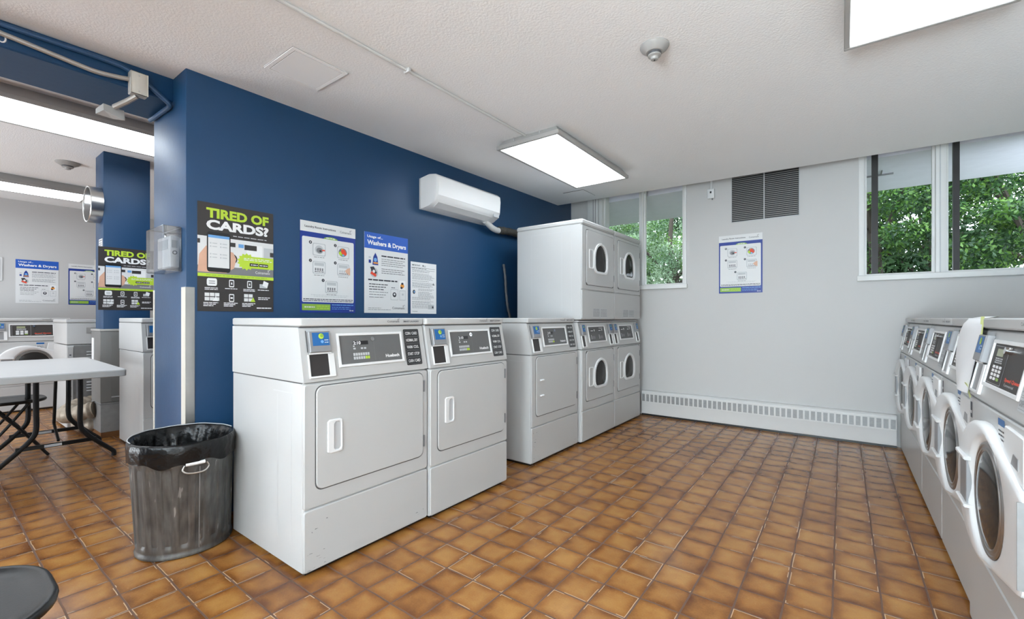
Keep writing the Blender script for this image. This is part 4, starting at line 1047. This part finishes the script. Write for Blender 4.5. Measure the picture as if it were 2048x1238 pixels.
# taped paper sheet hanging over the second washer
def curve_sheet():
    b = MB(); n = 14; cols = 8
    prof = []
    for i in range(n + 1):
        s = i / n
        if s < .12: x, z = .50 - s / .12 * .08, 1.0895
        else:
            u = (s - .12) / .88
            x = .42 - .015 * min(1, u * 8) - .045 * u; z = 1.089 - .275 * u
        prof.append((x, z))
    vs = []; fs = []
    for k, off in enumerate((0, .0012)):
        for i, (x, z) in enumerate(prof):
            u = i / n; ya = 2.262 + .09 * max(0, 1 - u / .3); yb = 2.54 + .12 * math.sin(PI * u) - .10 * u 
            for j in range(cols + 1):
                v = j / cols; vs.append((x - off - .010 * math.sin(v * PI) * u, ya + (yb - ya) * v, z + off))
    w = cols + 1; half = (n + 1) * w
    for k in (0, 1):
        for i in range(n):
            for j in range(cols):
                q = k * half + i * w + j; fs.append((q, q + 1, q + w + 1, q + w))
    b.add(vs, fs, 'paper'); return b.build('paper_sheet', sharp=80)
tag(curve_sheet(), 'white paper sheet taped over the control panel of the second washer from the camera', 'paper')
b = MB()
b.add([(.50, 2.29, 1.0905), (.50, 2.345, 1.0905), (.408, 2.345, 1.0905), (.408, 2.29, 1.0905), (.392, 2.275, 1.02), (.392, 2.235, 1.02)], [(0, 1, 2, 3), (3, 2, 4, 5)], 'tape')
tag(b.build('tape_strip'), 'yellow-green tape strip at the top edge of the white sheet on the washer', 'tape')
b = MB()
b.add([(.358, 2.262, .85), (.358, 2.30, .85), (.374, 2.30, .785), (.374, 2.262, .785)], [(0, 1, 2, 3)], 'tape')
tag(b.build('tape_strip'), 'yellow-green tape piece at the bottom corner of the white sheet', 'tape')

# ------------------------------------------------------------------ split air conditioner
t = thing('air_conditioner', 'white wall-mounted split air conditioner on the blue wall', 'air conditioner', (WX, 2.845, 1.965), RZ)
# local: x along wall, y -> into wall, front = -y
b = MB(); L_ = .405
prof = [(-.002, .255), (-.10, .268), (-.165, .258), (-.192, .235), (-.198, .19), (-.19, .085), (-.17, .045), (-.11, .012), (-.03, .0), (-.002, .0)]
def endprof(s): return [(y * s, .13 + (z - .13) * (.5 + .5 * s) if s < 1 else z) for y, z in prof]
b.loft([[(x, y * k, .13 + (z - .13) * k2) for y, z in prof] for x, k, k2 in ((-L_, .93, .96), (-L_ + .012, 1, 1), (L_ - .012, 1, 1), (L_, .93, .96))], 'plastic'); b.build('body', t, sharp=50)
b = MB(); fp = [(-.193, .236), (-.2005, .19), (-.1935, .090)]; fi = [(-.188, .236), (-.195, .19), (-.188, .090)]
b.loft([[(x, y, z) for y, z in fp + fi[::-1]] for x in (-L_ + .016, L_ - .016)], 'white'); b.build('front_panel', t)
b = MB(); b.loft([[(x, y, z) for y, z in [(-.185, .078), (-.166, .040), (-.112, .008), (-.108, .013), (-.16, .046), (-.178, .082)]] for x in (-L_ + .04, L_ - .10)], 'palegrey'); b.build('air_flap', t)
b = MB(); b.box(L_ - .095, L_ - .02, -.186, -.180, .045, .072, 'ltgrey'); b.build('indicator', t)
b = MB(); b.box(-L_ - .012, L_ - .05, -.006, -.001, -.002, .245, 'ltgrey'); b.build('mounting_plate', t)

t = thing('refrigerant_line', 'short insulated pipe running from the air conditioner behind the stacked dryers', 'pipe', (WX + .05, 3.25, 1.95))
b = MB(); pth = smooth_path([(WX + .09, 3.14, 1.985), (WX + .07, 3.26, 1.945), (WX + .05, 3.36, 1.935), (WX + .045, 3.42, 1.94)], 5); b.tube(pth, .028, 'wallside', 12); o = b.build('duct_cover', t); o.matrix_parent_inverse = Matrix.Translation(t.location).inverted()
b = MB(); pth = smooth_path([(WX + .045, 3.40, 1.94), (WX + .045, 3.5, 1.95), (WX + .045, 3.66, 1.955), (WX + .045, 3.9, 1.95)], 5); b.tube(pth, [.036 + .004 * math.sin(i * 1.9) for i in range(len(pth))], 'foam', 12); o = b.build('foam_sleeve', t); o.matrix_parent_inverse = Matrix.Translation(t.location).inverted()
b = MB(); pth = smooth_path([(WX + .03, 3.50, 1.62), (WX + .035, 3.52, 1.50), (WX + .035, 3.535, 1.35), (WX + .035, 3.56, 1.2), (WX + .035, 3.60, 1.08), (WX + .035, 3.60, .9)], 6)
b.tube(pth, [.012 + .002 * math.sin(i * 2.3) for i in range(len(pth))], 'dkgrey', 9); tag(b.build('gas_hose'), 'dark grey flexible hose standing against the blue wall left of the stacked dryers', 'hose')

# ------------------------------------------------------------------ thermostat in a clear guard
t = thing('thermostat_guard', 'clear plastic guard box over a white thermostat on the end of the blue wall', 'thermostat', (-2.95, .842, 1.33))
b = MB(); X0, X1, Y0 = -.115, .155, -.085
b.box(X0, X1, Y0, -.0015, 0, .235, 'acrylic', .004, .006); b.build('guard', t)
b = MB(); b.box(X0 + .04, X1 - .03, -.045, -.003, .02, .19, 'plastic', .006, .006)
b.box(X0 + .06, X1 - .06, -.0465, -.045, .12, .17, 'ltgrey'); b.box(X1 - .0298, X1 - .0288, -.038, -.012, .125, .165, 'ltgrey')
b.build('thermostat', t)
b = MB(); b.tube([(X1 - .03, -.024, .10), (X1 - .027, -.024, .10)], .011, 'midgrey', 12); b.tube([(X1 - .0275, -.024, .10), (X1 - .026, -.024, .10)], .006, 'white', 10); b.build('dial', t)

# ------------------------------------------------------------------ beam: conduit, box, emergency sensor, painted pipe, hook
BX = -2.93
b = MB(); b.tube(smooth_path([(BX + .014, -.6, 2.335), (BX + .014, 0, 2.33), (BX + .014, .22, 2.315), (BX + .014, .40, 2.296), (BX + .016, .52, 2.284), (BX + .020, .60, 2.290), (BX + .022, .65, 2.298)], 5), .011, 'conduit', 10)
tag(b.build('beam_conduit'), 'grey metal conduit running along the face of the blue beam to a box', 'conduit')
t = thing('junction_box', 'grey metal junction box with a cover plate on the blue beam', 'electrical box', (BX, .685, 2.225), 0)
b = MB(); b.box(.001, .045, -.036, .036, 0, .115, 'lockgrey', .004, .004); b.build('box', t)
b = MB(); b.box(.045, .048, -.034, .036, .002, .113, 'beige', .001, .006); b.build('cover_plate', t)
for z in (.018, .097):
    b = MB(); b.tube([(.047, 0, z), (.0495, 0, z)], .004, 'steel', 8); b.build('screw', t)
t = thing('sensor_head', 'small wedge-shaped metal lamp head on a stub pipe under the junction box', 'sensor', (BX + .01, .66, 2.2))
b = MB(); b.tube([(.01, .02, .024), (-.02, -.01, -.005), (-.09, -.045, -.028)], .014, 'conduit', 10); b.build('stub_pipe', t)
b = MB(); b.loft([[(-.10, -.085, -.055), (-.085, -.005, -.085), (-.10, -.005, -.030), (-.11, -.085, -.018)], [(-.19, -.10, -.055), (-.17, -.035, -.065), (-.18, -.035, -.04), (-.19, -.10, -.030)]], 'lockgrey'); b.build('head', t)
b = MB(); pth = smooth_path([(BX + .010, -.6, 2.345), (BX + .010, .1, 2.354), (BX + .010, .42, 2.358), (BX + .010, .56, 2.358), (BX + .011, .64, 2.350), (BX + .012, .72, 2.310), (BX + .012, .80, 2.255), (BX + .010, .822, 2.236), (BX - .03, .825, 2.232), (BX - .15, .825, 2.236), (BX - .27, .825, 2.24), (BX - .33, .825, 2.245)], 5)
b.tube(pth, .012, 'bluepipe', 10); tag(b.build('painted_pipe'), 'blue-painted pipe along the beam that bends down at the wall corner', 'pipe')
b = MB(); b.tube([(BX + .003, .225 + .012 * math.cos(a), 2.30 + .018 * math.sin(a)) for a in [i * PI / 6 for i in range(13)]], .003, 'white', 6); b.box(BX + .0005, BX + .003, .21, .243, 2.285, 2.32, 'bluepipe')
tag(b.build('hook'), 'small white ring hook on the blue beam under the conduit', 'hook')

# ------------------------------------------------------------------ trash can and liner
t = thing('trash_can', 'oval ribbed galvanised trash can standing between the blue wall and the nearest dryer', 'trash can', (-2.56, .782, 0))
n = 240; b = MB()
def canloop(s, z, rib=0.0, grow=0.0):
    # s: 0 bottom .. 1 rim
    ax = .178 + .045 * s + grow; ay = .188 + .012 * s + grow; cx = .035 * s; cy = .004 - .022 * s
    L = []
    for i in range(n):
        a = 2 * PI * i / n; r = 1 + rib * min(1, max(0, .55 + 1.5 * math.cos(a * 20)))
        L.append((cx + ax * r * math.cos(a), cy + ay * r * math.sin(a), z))
    return L
b.loft([canloop(0, .004, 0, .004), canloop(0, .016, 0, .006), canloop(0, .024, 0, .001), canloop(.06, .035), canloop(.10, .055, .0), canloop(.14, .07, -.055), canloop(.8, .40, -.055), canloop(.86, .43, 0), canloop(.9, .44, 0),
        canloop(1, .512, 0), canloop(1, .520, 0, .003), canloop(1, .524, 0, 0), canloop(1, .518, 0, -.004), canloop(.9, .44, 0, -.006), canloop(.05, .03, 0, -.006)], 'can', True, True)
b.build('body', t, sharp=60)
# seam
th = math.radians(-1)
def canpt(s, z, a, grow=.0): ax = .178 + .045 * s + grow; ay = .188 + .012 * s + grow; return (.035 * s + ax * math.cos(a), .004 - .022 * s + ay * math.sin(a), z)
b = MB(); b.tube([canpt(.05, .03, th, .001), canpt(.8, .42, th, .001)], .0025, 'galv', 6); b.build('seam', t)
b = MB()
p = [canpt(.88, .440, math.radians(d), .006) for d in (-16, -6, 4)]; b.tube(p, .008, 'white', 8); b.build('handle_grip', t)
b = MB(); b.tube(smooth_path([canpt(.86, .436, math.radians(-17), .006), canpt(.82, .415, math.radians(-19), .010), canpt(.80, .40, math.radians(-13), .014), canpt(.80, .398, math.radians(1), .014), canpt(.82, .415, math.radians(8), .010), canpt(.86, .436, math.radians(6), .006)], 4), .0035, 'steel', 8); b.build('handle', t)

b = MB(); R = random.Random(6); ph = [R.uniform(0, 6.28) for _ in range(8)]
def linloop(s, z, grow, wob, wz=0.0, fr_=7):
    L = []
    for i in range(n):
        a = 2 * PI * i / n
        w = math.sin(fr_ * a + ph[0]) + .7 * math.sin((fr_ * 2 + 1) * a + ph[1]) + .6 * math.sin((fr_ * 3 + 2) * a + ph[2])
        ax = .178 + .045 * s + grow + wob * w; ay = .188 + .012 * s + grow + wob * w
        L.append((.035 * s + ax * math.cos(a), .004 - .022 * s + ay * math.sin(a), z + wz * math.sin(5 * a + ph[3]) + wz * .6 * math.sin(11 * a + ph[4])))
    return L
b.loft([linloop(.88, .440, .010, .0012, .009), linloop(.93, .465, .009, .0015, .003), linloop(.97, .495, .010, .0012), linloop(1, .524, .006, .0004), linloop(1, .532, .000, .0004, .001), linloop(1, .526, -.008, .0008, .001),
        linloop(1, .50, -.016, .003, .004, 9), linloop(.95, .46, -.030, .006, .008, 10), linloop(.9, .40, -.040, .009, .008, 8), linloop(.8, .32, -.050, .010, .01), linloop(.6, .22, -.06, .010, .01), linloop(.4, .14, -.075, .01, .01), linloop(.2, .08, -.12, .004)], 'liner', False, True)
o = b.build('bin_liner', sharp=180); o.location = (-2.56, .782, 0); tag(o, 'black plastic bag lining the oval trash can and folded over its rim', 'bin liner')
b = MB(); b.tube(linloop(1, .534, .001, .0004, .001)[56:184], .0022, 'ltgrey', 5)
b.build('rim', t, label='pale metal rim edge')

# ------------------------------------------------------------------ next room: table, chairs, machines
t = thing('folding_table', 'light grey folding table with black legs in the next room', 'table', (-4.70, .50, 0), math.radians(-2))
b = MB(); X0, X1, Y0, Y1 = -.72, .76, -.38, .395
b.loft([[(x, y, z) for x, y in rrect(X0 + i, Y0 + i, X1 - i, Y1 - i, .03, 3)] for z, i in ((.690, .004), (.693, 0), (.728, 0), (.734, .004))], 'tableedge'); b.build('table_edge', t)
b = MB(); b.loft([[(x, y, z) for x, y in rrect(X0 + i, Y0 + i, X1 - i, Y1 - i, .03, 3)] for z, i in ((.7335, .006), (.737, .010))], 'tabletop'); b.build('tabletop', t)
for x in (.07, -.50):
    for s, y in ((-1, .02), (1, .25)):
        b = MB(); yo = y + s * .19
        b.tube(smooth_path([(x, y, .69), (x, y, .45), (x, y, .28), (x, y + s * .03, .21), (x, y + s * .10, .13), (x, yo - s * .02, .06), (x, yo, .035), (x, yo, .004)], 4), .016, 'blackpaint', 10); b.build('leg', t)
    b = MB(); b.box(x - .012, x + .012, -.08, .34, .145, .172, 'blackpaint', .003, .003)
    b.box(x + .0122, x + .013, .06, .15, .150, .168, 'ltgrey'); b.build('crossbar', t)
b = MB(); b.tube([(-.02, .13, .69), (-.10, .13, .40), (-.14, .13, .28)], .010, 'blackpaint', 8); b.tube([(-.14, .13, .28), (.05, .135, .18)], .009, 'blackpaint', 8); b.build('brace', t)

def chair(label, X, Y, rz, g='black chairs'):
    t = thing('chair', label, 'chair', (X, Y, 0), rz, g)
    # local: seat front toward -Y, back at +Y
    o = rrect(-.215, -.21, .215, .21, .175, 10)
    b = MB(); b.loft([[(x, y, z) for x, y in inset(o, i)] for z, i in ((.428, .010), (.434, .002), (.444, 0), (.451, .004), (.4525, .010), (.4505, .018), (.446, .026), (.444, .06))], 'chair'); b.build('seat', t, sharp=60)
    for sx in (-1, 1):
        b = MB(); b.tube(smooth_path([(sx * .17, .20, .84), (sx * .18, .16, .60), (sx * .185, .10, .44), (sx * .19, -.06, .22), (sx * .19, -.20, .006)], 4), .010, 'blackpaint', 8); b.build('leg', t)
        b = MB(); b.tube(smooth_path([(sx * .165, -.10, .43), (sx * .168, .02, .25), (sx * .17, .20, .006)], 4), .010, 'blackpaint', 8); b.build('leg', t)
    b = MB(); b.tube([(-.168, .12, .12), (.168, .12, .12)], .007, 'blackpaint', 8); b.build('stretcher', t)
    b = MB(); L = rrect(-.20, .60, .20, .84, .06, 5)
    def bk(off, ins): return [(x, .185 + off - .25 * x * x + (z - .72) * .18, z) for x, z in inset(L, ins)]
    b.loft([bk(.014, .006), bk(.010, 0), bk(.002, 0), bk(-.004, .006)], 'chair'); b.build('backrest', t)
    return t
chair('black chair at the lower left corner, only its rounded seat corner in view', -1.545, -.005, math.radians(180))
chair('black chair pushed under the folding table in the next room', -5.22, .43, math.radians(180))

# dryer in the next room, side on
dryer_single('white dryer beside the blue column in the next room, partly hidden by the wall end', -4.45, 1.42, RZ, .68, group='machines of the next room')
# washers at the back of the next room
washer('front-load washer at the back of the next room, behind the folding table', -7.62, .815, RZ, .66, 'machines of the next room')
washer('front-load washer of the next room at the far left edge, mostly out of frame', -7.62, .14, RZ, .66, 'machines of the next room')

# machine seen from behind, with louvred grey back
t = thing('dryer', 'grey-backed machine seen from behind, with louvres and hoses, between table and blue column', 'dryer', (-6.02, 1.215, 0), 0, 'machines of the next room')
b = MB(); b.box(-.66, 0, -.34, .34, .02, .82, 'enamel', .005, .01); b.build('cabinet', t)
b = MB(); b.box(-.66, .004, -.34, .34, .826, 1.035, 'enamel', .006, .01); b.box(.0042, .006, -.20, -.09, .93, .99, 'lockgrey'); b.build('console', t)
b = MB(); b.box(-.665, .008, -.345, .345, 1.038, 1.072, 'enamel', .008, .01); b.build('lid', t)
b = MB(); b.box(.001, .012, -.29, .33, .06, .815, 'galv'); b.build('rear_panel', t)
b = MB(); b.box(.001, .016, -.335, -.295, .03, .80, 'enamel')
for i in range(9): b.box(.016, .017, -.322, -.308, .08 + i * .08, .09 + i * .08, 'ink')
b.build('edge_flange', t)
for z in (.66, .36):
    b = MB()
    for k in range(4): b.box(.012, .024, -.20, -.08, z + k * .028, z + .012 + k * .028, 'ltgrey', .002, .002)
    b.build('louvres', t)
b = MB(); b.box(.006, .022, -.17, -.10, .945, .985, 'galv', .002, .002); b.build('latch', t)
for k, (y, z) in enumerate([(-.15, .91), (-.12, .89), (-.09, .91), (.0, .95), (.02, .88), (-.12, .86)]):
    b = MB(); b.tube([(.004, y, z), (.0075, y, z)], .005, 'ink', 8); b.build('screw', t)
b = MB(); b.box(.012, .016, -.16, -.11, .27, .33, 'palegrey'); b.box(.016, .017, -.145, -.125, .285, .315, 'ink'); b.build('outlet_plate', t)
b = MB(); b.box(.012, .02, -.27, -.25, .30, .50, 'midgrey', .003, .003); b.build('rear_handle', t)

def hose(label, pts, r):
    b = MB(); p = smooth_path(pts, 14); b.tube(p, [r * (1 + .09 * math.sin(i * 1.25)) for i in range(len(p))], 'hose', 14)
    return tag(b.build('vent_hose', sharp=70), label, 'hose', 'ribbed vent hoses')
hose('ribbed tan vent hose curling from the grey-backed machine to the column, upper one', [(-5.99, 1.05, .24), (-5.90, .92, .23), (-5.78, .84, .19), (-5.64, .88, .21), (-5.56, 1.0, .24)], .072)
hose('ribbed tan vent hose lying on the floor behind the table legs, lower one', [(-5.99, 1.12, .12), (-5.90, 1.0, .10), (-5.80, .93, .085), (-5.70, .96, .08), (-5.62, 1.08, .085)], .058)
# metal cladding round the column foot
t = thing('column_cladding', 'grey sheet-metal cladding round the lower part of the blue column in the next room', 'cladding', (-5.52, 1.19, 0))
b = MB(); b.box(-.165, .170, -.195, .195, .32, .965, 'clad', .003, .003); b.build('upper_sheet', t)
b = MB(); b.box(-.163, .168, -.193, .193, .05, .319, 'galv', .003, .003); b.build('lower_sheet', t)
b = MB(); b.box(-.170, .175, -.20, .20, .965, .985, 'lockgrey', .003, .003); b.box(-.168, .173, -.198, .198, .30, .305, 'midgrey'); b.build('top_flange', t)
b = MB(); b.box(.170, .173, -.12, .18, .32, .93, 'clad'); b.box(.173, .176, -.12, .18, .36, .37, 'ltgrey'); b.build('side_plate', t)
b = MB(); b.box(-.13, -.06, -.199, -.195, .70, .90, 'white'); b.build('data_strip', t)
b = MB(); b.box(-.16, .165, -.19, .19, .001, .05, 'basetile'); b.build('tile_base', t)

# wall clock on the narrow side of the column
t = thing('wall_clock', 'round wall clock with a steel rim on the side of the blue column', 'clock', (-5.50, 1.02, 2.12))
b = MB(); r = .165
def clk(y, rr): return [(rr * math.cos(2 * PI * i / 40), y, rr * math.sin(2 * PI * i / 40)) for i in range(40)]
b.loft([clk(-.001, r * .98), clk(-.06, r), clk(-.085, r), clk(-.09, r * .97), clk(-.088, r * .93), clk(-.075, r * .92)], 'steel', True, False); b.build('rim', t)
b = MB(); b.loft([clk(-.074, r * .93), clk(-.076, r * .93)], 'white'); b.build('face', t)
b = MB(); b.loft([clk(-.084, r * .925), clk(-.0845, r * .925)], 'acrylic'); b.build('cover', t)
fr = Frame((0, -.077, 0), (1, 0, 0), (0, 0, 1))
for a, L in ((math.radians(60), .085), (math.radians(-20), .12)):
    b = MB(); dx, dz = math.cos(a), math.sin(a); b.plate(fr, [(-dz * .004, dx * .004), (dz * .004, -dx * .004), (dx * L + dz * .002, dz * L - dx * .002), (dx * L - dz * .002, dz * L + dx * .002)], 0, .002, 'black', .0005); b.build('hand', t)
